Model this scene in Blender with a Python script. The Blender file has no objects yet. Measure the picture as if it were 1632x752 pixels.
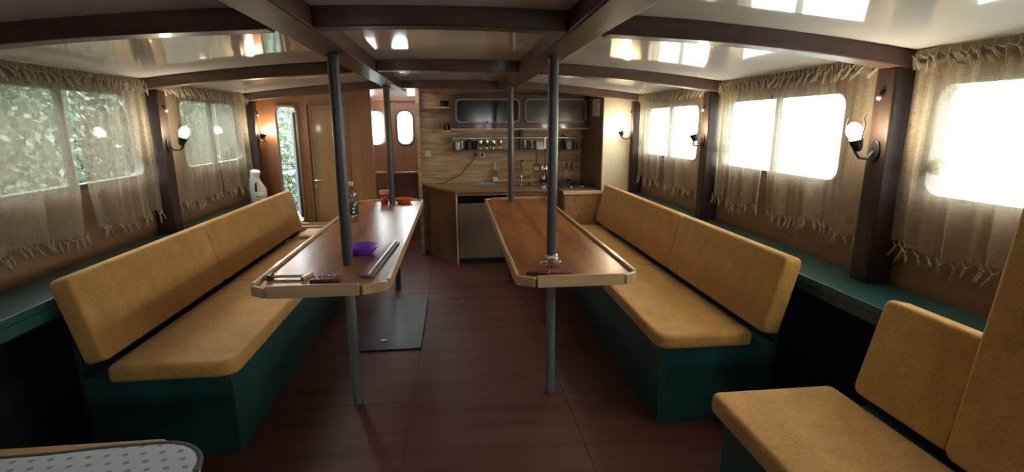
import bpy, bmesh, math, random
from mathutils import Vector, Matrix
R_ = math.radians
rnd = random.Random(7)
scene = bpy.context.scene
COL = scene.collection

# ------------------------------------------------------------------ camera
cam_d = bpy.data.cameras.new('camera'); cam = bpy.data.objects.new('camera', cam_d); COL.objects.link(cam)
cam_d.sensor_width = 36.0; cam_d.lens = 819.0 / 1632.0 * 36.0; cam_d.clip_start = 0.02
cx = Vector((0.99414459, -0.10796893, -0.00438649))
cdn = Vector((-0.02711988, -0.21000549, -0.977324))
cfw = Vector((0.10459944, 0.97172033, -0.21170393))
m = Matrix.Identity(4)
for i in range(3):
    m[i][0] = cx[i]; m[i][1] = -cdn[i]; m[i][2] = -cfw[i]
m[2][3] = 1.45
cam.matrix_world = m
scene.camera = cam

# ------------------------------------------------------------------ world and exposure
world = bpy.data.worlds.new('overcast'); scene.world = world; world.use_nodes = True
bg = world.node_tree.nodes['Background']
bg.inputs[0].default_value = (0.93, 0.97, 1.0, 1); bg.inputs[1].default_value = 8.0
scene.view_settings.view_transform = 'Standard'; scene.view_settings.look = 'None'
scene.view_settings.gamma = 1.0; scene.view_settings.use_curve_mapping = False
scene.view_settings.exposure = 1.55

def portal(name, loc, rot, sx, sy):
    l = bpy.data.lights.new(name, 'AREA'); l.shape = 'RECTANGLE'; l.size = sx; l.size_y = sy
    l.cycles.is_portal = True
    o = bpy.data.objects.new(name, l); COL.objects.link(o); o.location = loc; o.rotation_euler = rot
for i, yy in enumerate((1.27, 2.84, 4.35)):
    portal('window_portal', (1.95, yy, 1.38), (0, R_(90), 0), 0.5, 1.2)
for i, yy in enumerate((2.80, 4.40)):
    portal('window_portal', (-2.02, yy, 1.40), (0, R_(-90), 0), 0.55, 1.2)
portal('window_portal', (-0.61, 6.68, 1.42), (R_(-90), 0, 0), 0.24, 0.5)
for xx in (-0.85, 0.75): portal('window_portal', (xx, -1.50, 1.44), (R_(90), 0, 0), 0.54, 0.40)
portal('door_portal', (-1.56, 5.2, 1.08), (R_(-90), 0, 0), 0.26, 1.2)
portal('skylight_portal', (-0.60, 6.0, 2.03), (0, 0, 0), 0.36, 0.7)

# ------------------------------------------------------------------ materials
def nt(name):
    mt = bpy.data.materials.new(name); mt.use_nodes = True
    t = mt.node_tree; b = t.nodes['Principled BSDF']
    return mt, t, b
def N(t, kind, **kw):
    n = t.nodes.new(kind)
    for k, v in kw.items():
        if k.startswith('in_'): n.inputs[k[3:].replace('_', ' ')].default_value = v
        else: setattr(n, k, v)
    return n
def rgba(c): return (c[0], c[1], c[2], 1)
def coords(t, scale):
    tc = N(t, 'ShaderNodeTexCoord'); mp = N(t, 'ShaderNodeMapping'); mp.inputs['Scale'].default_value = scale
    t.links.new(tc.outputs['Object'], mp.inputs['Vector']); return mp
def ramp(t, stops):
    r = N(t, 'ShaderNodeValToRGB')
    while len(r.color_ramp.elements) < len(stops): r.color_ramp.elements.new(0.5)
    for e, (p, c) in zip(r.color_ramp.elements, stops): e.position = p; e.color = rgba(c)
    return r
def bump(t, b, src, strength, dist=0.002):
    bp = N(t, 'ShaderNodeBump'); bp.inputs['Strength'].default_value = strength; bp.inputs['Distance'].default_value = dist
    t.links.new(src, bp.inputs['Height']); t.links.new(bp.outputs['Normal'], b.inputs['Normal'])
def mul(c, k): return tuple(x * k for x in c)
def paint(name, c, rough=0.4, var=0.15, scale=8, bmp=0.1, metallic=0, coat=0, bdist=0.002, spec=0.5):
    mt, t, b = nt(name)
    mp = coords(t, (1, 1, 1)); n = N(t, 'ShaderNodeTexNoise'); n.inputs['Scale'].default_value = scale; n.inputs['Detail'].default_value = 5
    t.links.new(mp.outputs[0], n.inputs['Vector'])
    r = ramp(t, [(0.3, mul(c, 1 - var)), (0.7, mul(c, 1 + var))])
    t.links.new(n.outputs['Fac'], r.inputs['Fac']); t.links.new(r.outputs['Color'], b.inputs['Base Color'])
    b.inputs['Roughness'].default_value = rough; b.inputs['Metallic'].default_value = metallic
    b.inputs['Coat Weight'].default_value = coat; b.inputs['Specular IOR Level'].default_value = spec
    if bmp: bump(t, b, n.outputs['Fac'], bmp, bdist)
    return mt
def wood(name, dark, light, axis='y', rough=0.4, coat=0.0, scale=1.0, bmp=0.15, contrast=(0.3, 0.72), crough=0.08, warp=0.0, spec=0.5):
    mt, t, b = nt(name); b.inputs['Specular IOR Level'].default_value = spec
    s = [14 * scale] * 3; s['xyz'.index(axis)] = 1.1 * scale
    mp = coords(t, s)
    n = N(t, 'ShaderNodeTexNoise'); n.inputs['Scale'].default_value = 1.6; n.inputs['Detail'].default_value = 7; n.inputs['Roughness'].default_value = 0.62
    n.inputs['Distortion'].default_value = 0.6
    t.links.new(mp.outputs[0], n.inputs['Vector'])
    mid = tuple((a + c) / 2 for a, c in zip(dark, light))
    r = ramp(t, [(contrast[0], dark), (0.5, mid), (contrast[1], light)])
    t.links.new(n.outputs['Fac'], r.inputs['Fac']); t.links.new(r.outputs['Color'], b.inputs['Base Color'])
    b.inputs['Roughness'].default_value = rough; b.inputs['Coat Weight'].default_value = coat; b.inputs['Coat Roughness'].default_value = crough
    if bmp: bump(t, b, n.outputs['Fac'], bmp, 0.002)
    if warp:
        n2 = N(t, 'ShaderNodeTexNoise'); n2.inputs['Scale'].default_value = 7; n2.inputs['Detail'].default_value = 3
        tc = N(t, 'ShaderNodeTexCoord'); t.links.new(tc.outputs['Object'], n2.inputs['Vector'])
        bp = N(t, 'ShaderNodeBump'); bp.inputs['Strength'].default_value = warp; bp.inputs['Distance'].default_value = 0.01
        t.links.new(n2.outputs['Fac'], bp.inputs['Height']); t.links.new(bp.outputs['Normal'], b.inputs['Coat Normal'])
        t.links.new(bp.outputs['Normal'], b.inputs['Normal'])
    return mt
def fabric(name, c, var=0.2):
    mt, t, b = nt(name); mp = coords(t, (1, 1, 1))
    a = N(t, 'ShaderNodeTexNoise'); a.inputs['Scale'].default_value = 9; a.inputs['Detail'].default_value = 6; a.inputs['Roughness'].default_value = 0.7
    f = N(t, 'ShaderNodeTexNoise'); f.inputs['Scale'].default_value = 170; f.inputs['Detail'].default_value = 2
    t.links.new(mp.outputs[0], a.inputs['Vector']); t.links.new(mp.outputs[0], f.inputs['Vector'])
    mx = N(t, 'ShaderNodeMath', operation='ADD'); t.links.new(a.outputs['Fac'], mx.inputs[0]); t.links.new(f.outputs['Fac'], mx.inputs[1])
    h = N(t, 'ShaderNodeMath', operation='MULTIPLY'); t.links.new(mx.outputs[0], h.inputs[0]); h.inputs[1].default_value = 0.5
    r = ramp(t, [(0.34, mul(c, 1 - var)), (0.66, mul(c, 1 + var))]); t.links.new(h.outputs[0], r.inputs['Fac'])
    t.links.new(r.outputs['Color'], b.inputs['Base Color']); b.inputs['Roughness'].default_value = 0.9
    b.inputs['Sheen Weight'].default_value = 0.15; b.inputs['Specular IOR Level'].default_value = 0.2
    bump(t, b, f.outputs['Fac'], 0.35, 0.002)
    return mt
def metal(name, c, rough=0.25): return paint(name, c, rough, 0.05, 20, 0, 1.0)
def emit(name, c, s):
    mt, t, b = nt(name); b.inputs['Base Color'].default_value = rgba(c)
    b.inputs['Emission Color'].default_value = rgba(c); b.inputs['Emission Strength'].default_value = s
    return mt
def glassy(name, tint=(0.95, 0.97, 0.96), refl=0.06, rough=0.03, fk=0.55):
    mt = bpy.data.materials.new(name); mt.use_nodes = True; t = mt.node_tree
    t.nodes.remove(t.nodes['Principled BSDF']); out = t.nodes['Material Output']
    tr = N(t, 'ShaderNodeBsdfTransparent'); tr.inputs[0].default_value = rgba(tint)
    gl = N(t, 'ShaderNodeBsdfGlossy'); gl.inputs['Roughness'].default_value = rough
    fr = N(t, 'ShaderNodeLayerWeight'); fr.inputs['Blend'].default_value = 0.5
    pw = N(t, 'ShaderNodeMath', operation='POWER'); t.links.new(fr.outputs['Facing'], pw.inputs[0]); pw.inputs[1].default_value = 4.0
    mm = N(t, 'ShaderNodeMath', operation='MULTIPLY_ADD'); t.links.new(pw.outputs[0], mm.inputs[0]); mm.inputs[1].default_value = fk; mm.inputs[2].default_value = refl
    mx = N(t, 'ShaderNodeMixShader'); t.links.new(mm.outputs[0], mx.inputs[0]); t.links.new(tr.outputs[0], mx.inputs[1]); t.links.new(gl.outputs[0], mx.inputs[2])
    t.links.new(mx.outputs[0], out.inputs[0]); return mt
def burlap(name, c, open_=0.35, trans=0.3):
    mt = bpy.data.materials.new(name); mt.use_nodes = True; t = mt.node_tree
    b = t.nodes['Principled BSDF']; out = t.nodes['Material Output']
    tc = N(t, 'ShaderNodeTexCoord')
    facs = []
    for sc in ((1, 420, 22), (1, 22, 420)):
        mp = N(t, 'ShaderNodeMapping'); mp.inputs['Scale'].default_value = sc; t.links.new(tc.outputs['Object'], mp.inputs['Vector'])
        n = N(t, 'ShaderNodeTexNoise'); n.inputs['Scale'].default_value = 1.0; n.inputs['Detail'].default_value = 2
        t.links.new(mp.outputs[0], n.inputs['Vector']); facs.append(n)
    ad = N(t, 'ShaderNodeMath', operation='ADD'); t.links.new(facs[0].outputs['Fac'], ad.inputs[0]); t.links.new(facs[1].outputs['Fac'], ad.inputs[1])
    r = ramp(t, [(0.35, mul(c, 0.88)), (0.65, mul(c, 1.12))])
    hf = N(t, 'ShaderNodeMath', operation='MULTIPLY'); t.links.new(ad.outputs[0], hf.inputs[0]); hf.inputs[1].default_value = 0.5
    t.links.new(hf.outputs[0], r.inputs['Fac']); t.links.new(r.outputs['Color'], b.inputs['Base Color'])
    b.inputs['Roughness'].default_value = 0.95; b.inputs['Specular IOR Level'].default_value = 0.1
    tl = N(t, 'ShaderNodeBsdfTranslucent'); t.links.new(r.outputs['Color'], tl.inputs[0])
    m1 = N(t, 'ShaderNodeMixShader'); m1.inputs[0].default_value = trans
    t.links.new(b.outputs[0], m1.inputs[1]); t.links.new(tl.outputs[0], m1.inputs[2])
    tr = N(t, 'ShaderNodeBsdfTransparent')
    mr = N(t, 'ShaderNodeMapRange'); mr.inputs['From Min'].default_value = 0.36; mr.inputs['From Max'].default_value = 0.64
    mr.inputs['To Min'].default_value = open_ + 0.07; mr.inputs['To Max'].default_value = max(0, open_ - 0.07); t.links.new(hf.outputs[0], mr.inputs['Value'])
    m2 = N(t, 'ShaderNodeMixShader'); t.links.new(mr.outputs[0], m2.inputs[0]); t.links.new(m1.outputs[0], m2.inputs[1]); t.links.new(tr.outputs[0], m2.inputs[2])
    t.links.new(m2.outputs[0], out.inputs[0]); return mt
def leafmat(name, c):
    mt, t, b = nt(name)
    gi = N(t, 'ShaderNodeNewGeometry')
    r = ramp(t, [(0.0, mul(c, 0.8)), (0.6, c), (1.0, (c[0] * 1.4, c[1] * 1.25, c[2] * 1.2))]); t.links.new(gi.outputs['Random Per Island'], r.inputs['Fac'])
    t.links.new(r.outputs['Color'], b.inputs['Base Color']); b.inputs['Roughness'].default_value = 0.45
    tl = N(t, 'ShaderNodeBsdfTranslucent'); t.links.new(r.outputs['Color'], tl.inputs[0])
    mx = N(t, 'ShaderNodeMixShader'); mx.inputs[0].default_value = 0.3; out = t.nodes['Material Output']
    t.links.new(b.outputs[0], mx.inputs[1]); t.links.new(tl.outputs[0], mx.inputs[2]); t.links.new(mx.outputs[0], out.inputs[0]); return mt
def dotted(name, base, dot):
    mt, t, b = nt(name); mp = coords(t, (1, 1, 1))
    sx = N(t, 'ShaderNodeSeparateXYZ'); t.links.new(mp.outputs[0], sx.inputs[0])
    def frac(src, k, off=None):
        a = N(t, 'ShaderNodeMath', operation='MULTIPLY'); t.links.new(src, a.inputs[0]); a.inputs[1].default_value = k
        if off is not None:
            ad = N(t, 'ShaderNodeMath', operation='ADD'); t.links.new(a.outputs[0], ad.inputs[0]); t.links.new(off, ad.inputs[1]); a = ad
        return a.outputs[0]
    row = frac(sx.outputs[1], 26.0)
    fl = N(t, 'ShaderNodeMath', operation='FLOOR'); t.links.new(row, fl.inputs[0])
    hf = N(t, 'ShaderNodeMath', operation='MULTIPLY'); t.links.new(fl.outputs[0], hf.inputs[0]); hf.inputs[1].default_value = 0.5
    colv = frac(sx.outputs[0], 20.0, hf.outputs[0])
    parts = []
    for src, w in ((row, 1.0), (colv, 1.1)):
        f = N(t, 'ShaderNodeMath', operation='FRACT'); t.links.new(src, f.inputs[0])
        s = N(t, 'ShaderNodeMath', operation='SUBTRACT'); t.links.new(f.outputs[0], s.inputs[0]); s.inputs[1].default_value = 0.5
        p = N(t, 'ShaderNodeMath', operation='MULTIPLY'); t.links.new(s.outputs[0], p.inputs[0]); t.links.new(s.outputs[0], p.inputs[1])
        parts.append(p)
    ad = N(t, 'ShaderNodeMath', operation='ADD'); t.links.new(parts[0].outputs[0], ad.inputs[0]); t.links.new(parts[1].outputs[0], ad.inputs[1])
    r = ramp(t, [(0.02, dot), (0.045, base)]); t.links.new(ad.outputs[0], r.inputs['Fac'])
    t.links.new(r.outputs['Color'], b.inputs['Base Color']); b.inputs['Roughness'].default_value = 0.85
    return mt
def burl(name, a_, b_):
    mt, t, b = nt(name); mp = coords(t, (1, 1, 1))
    n = N(t, 'ShaderNodeTexNoise'); n.inputs['Scale'].default_value = 30; n.inputs['Detail'].default_value = 8; n.inputs['Distortion'].default_value = 2.5
    t.links.new(mp.outputs[0], n.inputs['Vector']); r = ramp(t, [(0.35, a_), (0.62, b_)]); t.links.new(n.outputs['Fac'], r.inputs['Fac'])
    t.links.new(r.outputs['Color'], b.inputs['Base Color']); b.inputs['Roughness'].default_value = 0.4; return mt

MAT = dict(
    floor=wood('floor_plywood', (0.050, 0.016, 0.010), (0.115, 0.041, 0.026), 'x', 0.5, 0.0, 0.5, 0.08, crough=0.3, spec=0.3),
    floor_gap=paint('floor_gap_dark', (0.012, 0.008, 0.007), 0.9),  # near-black base colour showing between the floor panels
    ceiling=paint('glossy_ceiling_paint', (0.83, 0.84, 0.80), 0.07, 0.04, 2.2, 0.10, 0, 0.6, 0.006),
    beam=wood('dark_varnished_beam', (0.055, 0.029, 0.022), (0.125, 0.068, 0.052), 'x', 0.45, 0.05, 1.0, 0.3, spec=0.3),
    carling=wood('dark_varnished_carling', (0.030, 0.014, 0.008), (0.095, 0.048, 0.028), 'y', 0.5, 0.03, 1.0, 0.35, spec=0.3),
    post=wood('dark_post_wood', (0.018, 0.011, 0.008), (0.046, 0.027, 0.018), 'z', 0.5, 0.03, 1.0, 0.25, spec=0.3),
    wall=wood('side_wall_plywood', (0.15, 0.078, 0.034), (0.25, 0.135, 0.060), 'y', 0.42, 0.2, 0.6, 0.1),
    bulk=wood('varnished_bulkhead', (0.19, 0.075, 0.022), (0.34, 0.15, 0.05), 'z', 0.35, 0.4, 0.5, 0.08),
    bulkdark=wood('red_brown_bulkhead', (0.115, 0.042, 0.015), (0.19, 0.075, 0.028), 'z', 0.35, 0.2, 0.5, 0.08),
    gloss_red=wood('varnished_red_panel', (0.20, 0.065, 0.028), (0.32, 0.12, 0.055), 'z', 0.12, 1.0, 0.5, 0.02, crough=0.04),
    door=wood('pale_door_veneer', (0.23, 0.135, 0.050), (0.31, 0.19, 0.075), 'z', 0.45, 0.08, 0.5, 0.05),
    doorframe=wood('door_frame_wood', (0.13, 0.055, 0.02), (0.22, 0.10, 0.04), 'z', 0.4, 0.2, 0.8, 0.1),
    cream=paint('cream_partition', (0.60, 0.50, 0.33), 0.5, 0.06, 40, 0.25),
    teal=paint('teal_gloss_paint', (0.012, 0.066, 0.062), 0.35, 0.25, 5, 0.12),
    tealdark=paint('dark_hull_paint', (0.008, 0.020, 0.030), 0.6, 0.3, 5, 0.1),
    tan=fabric('mustard_upholstery', (0.45, 0.245, 0.066), 0.28),
    tabletop=wood('varnished_table_top', (0.16, 0.046, 0.010), (0.33, 0.115, 0.026), 'y', 0.33, 0.05, 0.7, 0.1, contrast=(0.38, 0.64), crough=0.16, warp=0.2, spec=0.35),
    rim=wood('pale_rim_wood', (0.38, 0.24, 0.11), (0.55, 0.38, 0.20), 'y', 0.35, 0.3, 1.0, 0.1),
    rimx=wood('pale_rim_wood_cross', (0.38, 0.24, 0.11), (0.55, 0.38, 0.20), 'x', 0.35, 0.3, 1.0, 0.1),
    pole=paint('grey_pole_paint', (0.040, 0.038, 0.040), 0.42, 0.1, 20, 0.05),
    leg=paint('pale_grey_leg_paint', (0.13, 0.13, 0.14), 0.4, 0.1, 20, 0.05),
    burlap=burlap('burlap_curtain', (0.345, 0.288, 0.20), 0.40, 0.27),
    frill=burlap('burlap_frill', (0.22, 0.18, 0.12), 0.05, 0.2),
    thread=fabric('jute_thread', (0.29, 0.24, 0.17), 0.15),
    winframe=paint('dark_window_frame', (0.03, 0.03, 0.03), 0.4, 0.1),
    alu=metal('aluminium', (0.55, 0.55, 0.54), 0.35),
    glass=glassy('window_glass', (0.93, 0.95, 0.94), 0.004, 0.04, 0.5),
    iron=paint('black_iron', (0.012, 0.011, 0.010), 0.4, 0.2, 30, 0.1),
    bulb=emit('bulb_glow', (1.0, 0.84, 0.60), 80),
    bone=paint('pale_peg', (0.7, 0.62, 0.45), 0.5),
    laminate=wood('oak_laminate', (0.27, 0.155, 0.065), (0.60, 0.42, 0.215), 'x', 0.45, 0.05, 1.5, 0.05, (0.36, 0.64)),
    cabinet=wood('dark_cabinet_wood', (0.055, 0.026, 0.018), (0.095, 0.046, 0.032), 'x', 0.4, 0.2, 1.0, 0.08),
    cabside=wood('brown_side_panel', (0.12, 0.065, 0.032), (0.19, 0.11, 0.055), 'z', 0.45, 0.1, 0.8, 0.08),
    cabdoor=wood('grey_brown_door', (0.13, 0.085, 0.05), (0.21, 0.14, 0.085), 'z', 0.45, 0.1, 0.8, 0.05),
    doorring=wood('tan_door_moulding', (0.22, 0.14, 0.10), (0.34, 0.23, 0.17), 'x', 0.35, 0.2),
    darkglass=paint('dark_cabinet_glass', (0.02, 0.016, 0.018), 0.12, 0.2, 5, 0.0),
    reflglass=paint('cabinet_glass_reflection', (0.075, 0.07, 0.07), 0.15, 0.5, 6, 0.0),  # greyer colour paints a reflection into the right cabinet door's glass
    worktop=wood('worktop_laminate', (0.20, 0.09, 0.035), (0.33, 0.17, 0.075), 'x', 0.3, 0.3, 1.0, 0.05),
    drawer=wood('orange_drawer_front', (0.22, 0.10, 0.045), (0.33, 0.17, 0.08), 'z', 0.4, 0.2, 0.8, 0.05),
    burl=burl('burl_panel', (0.20, 0.095, 0.03), (0.40, 0.21, 0.075)),
    palewood=wood('pale_edge_wood', (0.46, 0.33, 0.18), (0.60, 0.45, 0.26), 'x', 0.4, 0.1),
    steel=metal('steel', (0.62, 0.62, 0.61), 0.22),
    chrome=metal('chrome', (0.8, 0.8, 0.8), 0.08),
    brass=metal('dark_bronze', (0.30, 0.22, 0.13), 0.25),
    black=paint('black_enamel', (0.012, 0.012, 0.013), 0.25, 0.1),
    white=paint('white_plastic', (0.62, 0.61, 0.56), 0.4, 0.05),
    jug=paint('white_jug_plastic', (0.60, 0.62, 0.60), 0.35, 0.05),
    label=paint('cream_label', (0.55, 0.48, 0.28), 0.5, 0.05),
    labeldark=paint('label_dark', (0.015, 0.015, 0.012), 0.5),
    clear=glassy('clear_plastic', (0.80, 0.83, 0.84), 0.08, 0.08),
    tumbler=glassy('drinking_glass', (0.85, 0.87, 0.87), 0.3, 0.05),
    smoked=glassy('smoked_glass', (0.35, 0.38, 0.36), 0.12, 0.05),
    redcup=paint('red_cup', (0.42, 0.035, 0.025), 0.35, 0.1), cupband=paint('pale_cup_band', (0.60, 0.35, 0.28), 0.4, 0.05),
    orange=paint('orange_plastic', (0.60, 0.13, 0.015), 0.3, 0.05),
    purple=paint('purple_plastic', (0.17, 0.06, 0.55), 0.28, 0.05),
    grey_plank=wood('weathered_plank', (0.10, 0.065, 0.04), (0.20, 0.135, 0.09), 'y', 0.45, 0.1),
    sheath=paint('dark_red_leather', (0.15, 0.018, 0.018), 0.4, 0.2, 30),
    maroon=paint('maroon_leather', (0.085, 0.012, 0.012), 0.35, 0.2, 30),
    mattress=dotted('dotted_ticking', (0.50, 0.54, 0.58), (0.20, 0.24, 0.28)), piping=paint('grey_piping', (0.085, 0.075, 0.085), 0.7),
    cloth=fabric('pale_cloth', (0.50, 0.40, 0.23)), greycloth=fabric('grey_cloth', (0.26, 0.29, 0.30)),
    hatch=paint('dark_hatch_paint', (0.018, 0.015, 0.016), 0.42, 0.3, 6, 0.1, 0, 0, 0.002, 0.3),
    cord=paint('brown_cord', (0.10, 0.045, 0.02), 0.5),
    extwhite=paint('white_exterior_paint', (0.10, 0.12, 0.12), 0.5, 0.1),
    deck=wood('grey_deck', (0.05, 0.04, 0.03), (0.09, 0.075, 0.06), 'y', 0.7), bank=paint('leafy_bank', (0.010, 0.016, 0.007), 0.95, 0.4, 3, 0.5, 0, 0, 0.05),
    bark=wood('bark', (0.05, 0.035, 0.02), (0.12, 0.09, 0.06), 'z', 0.9),
    leaf=leafmat('green_leaves', (0.085, 0.122, 0.080)), leaf2=leafmat('pale_green_leaves', (0.115, 0.152, 0.110)),
)
def water_mat():
    mt, t, b = nt('river_water'); b.inputs['Base Color'].default_value = (0.40, 0.42, 0.38, 1); b.inputs['Roughness'].default_value = 0.08
    b.inputs['Specular IOR Level'].default_value = 1.0; b.inputs['IOR'].default_value = 1.6
    n = N(t, 'ShaderNodeTexNoise'); n.inputs['Scale'].default_value = 2.0; bump(t, b, n.outputs['Fac'], 0.2, 0.05); return mt
MAT['water'] = water_mat()

# ------------------------------------------------------------------ geometry helpers
BASE = {}
class G:
    def __init__(s): s.bm = bmesh.new()
    def face(s, vs):
        try: return s.bm.faces.new(vs)
        except ValueError: return None
    def hull8(s, p):            # p: 8 corners bottom 4 ccw, top 4 ccw
        v = [s.bm.verts.new(q) for q in p]
        for f in ((3, 2, 1, 0), (4, 5, 6, 7), (0, 1, 5, 4), (1, 2, 6, 5), (2, 3, 7, 6), (3, 0, 4, 7)): s.face([v[i] for i in f])
        return s
    def box(s, x0, x1, y0, y1, z0, z1):
        return s.hull8([(x0, y0, z0), (x1, y0, z0), (x1, y1, z0), (x0, y1, z0), (x0, y0, z1), (x1, y0, z1), (x1, y1, z1), (x0, y1, z1)])
    def bar(s, p0, p1, w, h):   # rectangular bar, h measured along z (w across)
        a, b = Vector(p0), Vector(p1); d = (b - a).normalized(); up = Vector((0, 0, 1))
        if abs(d.z) > 0.95: up = Vector((0, 1, 0))
        r = d.cross(up).normalized() * (w / 2); u = r.cross(d).normalized() * (h / 2)
        return s.hull8([a - r - u, a + r - u, b + r - u, b - r - u, a - r + u, a + r + u, b + r + u, b - r + u])
    def tube(s, pts, r, seg=8, cap=True):
        pts = [Vector(p) for p in pts]; n = len(pts); rs = r if isinstance(r, (list, tuple)) else [r] * n
        rings = []; prev = None
        for i, p in enumerate(pts):
            d = (pts[min(i + 1, n - 1)] - pts[max(i - 1, 0)]).normalized()
            ref = prev if prev is not None else (Vector((0, 0, 1)) if abs(d.z) < 0.9 else Vector((1, 0, 0)))
            a = (ref - d * ref.dot(d)).normalized(); b = d.cross(a); prev = a
            rings.append([s.bm.verts.new(p + (a * math.cos(2 * math.pi * k / seg) + b * math.sin(2 * math.pi * k / seg)) * rs[i]) for k in range(seg)])
        for i in range(n - 1):
            for k in range(seg): s.face([rings[i][k], rings[i][(k + 1) % seg], rings[i + 1][(k + 1) % seg], rings[i + 1][k]])
        if cap: s.face(rings[0][::-1]); s.face(rings[-1])
        return s
    def cyl(s, p0, p1, r, seg=20): return s.tube([p0, p1], r, seg)
    def lathe(s, c, prof, seg=24, sx=1.0, sy=1.0, cap=True, axis=None):
        c = Vector(c); rot = Matrix.Identity(3)
        if axis is not None: rot = Vector((0, 0, 1)).rotation_difference(Vector(axis)).to_matrix()
        rings = []
        for r, z in prof:
            rings.append([s.bm.verts.new(c + rot @ Vector((r * sx * math.cos(2 * math.pi * k / seg), r * sy * math.sin(2 * math.pi * k / seg), z))) for k in range(seg)])
        for i in range(len(rings) - 1):
            for k in range(seg): s.face([rings[i][k], rings[i][(k + 1) % seg], rings[i + 1][(k + 1) % seg], rings[i + 1][k]])
        if cap: s.face(rings[0][::-1]); s.face(rings[-1])
        return s
    def prism(s, pts, a0, a1, plane='xy'):
        f = {'xy': lambda u, v, w: (u, v, w), 'yz': lambda u, v, w: (w, u, v), 'xz': lambda u, v, w: (u, w, v)}[plane]
        lo = [s.bm.verts.new(f(u, v, a0)) for u, v in pts]; hi = [s.bm.verts.new(f(u, v, a1)) for u, v in pts]
        s.face(lo[::-1]); s.face(hi); n = len(pts)
        for i in range(n): s.face([lo[i], lo[(i + 1) % n], hi[(i + 1) % n], hi[i]])
        return s
    def sphere(s, c, r, seg=16, sx=1, sy=1, sz=1):
        n = seg // 2
        return s.lathe(c, [(r * max(0.02, math.sin(math.pi * i / n)), -r * sz * math.cos(math.pi * i / n)) for i in range(n + 1)], seg, sx, sy)
    def pad(s, outline, thick, o, u, v, n, er=0.025, dome=0.010):
        """soft cushion: outline (2D, ccw) on axes u,v; thickness along n; rounded edges"""
        o, u, v, n = Vector(o), Vector(u), Vector(v), Vector(n)
        def inset(d):
            k = len(outline); res = []
            for i in range(k):
                p0, p1, p2 = Vector(outline[i - 1]), Vector(outline[i]), Vector(outline[(i + 1) % k])
                e1 = (p1 - p0).normalized(); e2 = (p2 - p1).normalized()
                n1 = Vector((-e1.y, e1.x)); n2 = Vector((-e2.y, e2.x)); b = (n1 + n2); b = b / max(0.3, b.dot(n1)) if b.length > 1e-6 else n1
                res.append(p1 + b * d)
            return res
        lay = []
        st = 5
        for i in range(st + 1):
            a = math.pi / 2 * i / st; lay.append((er * (1 - math.sin(a)), er * (1 - math.cos(a))))
        layers = [(d, h) for d, h in lay] + [(d, thick - h) for d, h in reversed(lay)]
        rings = [[s.bm.verts.new(o + u * p.x + v * p.y + n * h) for p in inset(d)] for d, h in layers]
        k = len(outline)
        for i in range(len(rings) - 1):
            for j in range(k): s.face([rings[i][j], rings[i][(j + 1) % k], rings[i + 1][(j + 1) % k], rings[i + 1][j]])
        s.face(rings[0][::-1]); s.face(rings[-1])
        return s
    def obj(s, name, mat, parent=None, bevel=0.0, smooth=35, seg=2):
        bm = s.bm; bmesh.ops.recalc_face_normals(bm, faces=bm.faces[:])
        me = bpy.data.meshes.new(name)
        if parent is not None: bmesh.ops.translate(bm, verts=bm.verts[:], vec=-BASE[parent.name])
        bm.to_mesh(me); bm.free()
        me.materials.append(MAT[mat] if isinstance(mat, str) else mat)
        if smooth:
            me.polygons.foreach_set('use_smooth', [True] * len(me.polygons)); me.set_sharp_from_angle(angle=R_(smooth))
        o = bpy.data.objects.new(name, me); COL.objects.link(o)
        if parent is not None: o.parent = parent; BASE[o.name] = BASE[parent.name].copy()
        else: BASE[o.name] = Vector((0, 0, 0))
        if bevel:
            md = o.modifiers.new('bevel', 'BEVEL'); md.width = bevel; md.segments = seg; md.limit_method = 'ANGLE'; md.angle_limit = R_(40)
        return o
def thing(name, loc, label, cat, group=None):
    o = bpy.data.objects.new(name, None); COL.objects.link(o); o.location = loc; o.empty_display_size = 0.05
    BASE[o.name] = Vector(loc); return tag(o, label, cat, group)
def tag(o, label, cat, group=None):
    o['label'] = label; o['category'] = cat
    if group: o['group'] = group
    return o
def recenter(o):
    """move a top-level mesh's origin to its base"""
    vs = o.data.vertices; xs = [v.co.x for v in vs]; ys = [v.co.y for v in vs]; zs = [v.co.z for v in vs]
    c = Vector(((min(xs) + max(xs)) / 2, (min(ys) + max(ys)) / 2, min(zs))); o.data.transform(Matrix.Translation(-c)); o.location = c; BASE[o.name] = c.copy(); return o
def struct(o, label=None):
    o['kind'] = 'structure'
    if label: o['label'] = label
    return o
def rrect(x0, x1, y0, y1, r, n=5):
    pts = []
    for (cx_, cy_, a0) in ((x1 - r, y0 + r, -90), (x1 - r, y1 - r, 0), (x0 + r, y1 - r, 90), (x0 + r, y0 + r, 180)):
        for k in range(n + 1):
            a = R_(a0 + 90 * k / n); pts.append((cx_ + r * math.cos(a), cy_ + r * math.sin(a)))
    return pts
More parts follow.
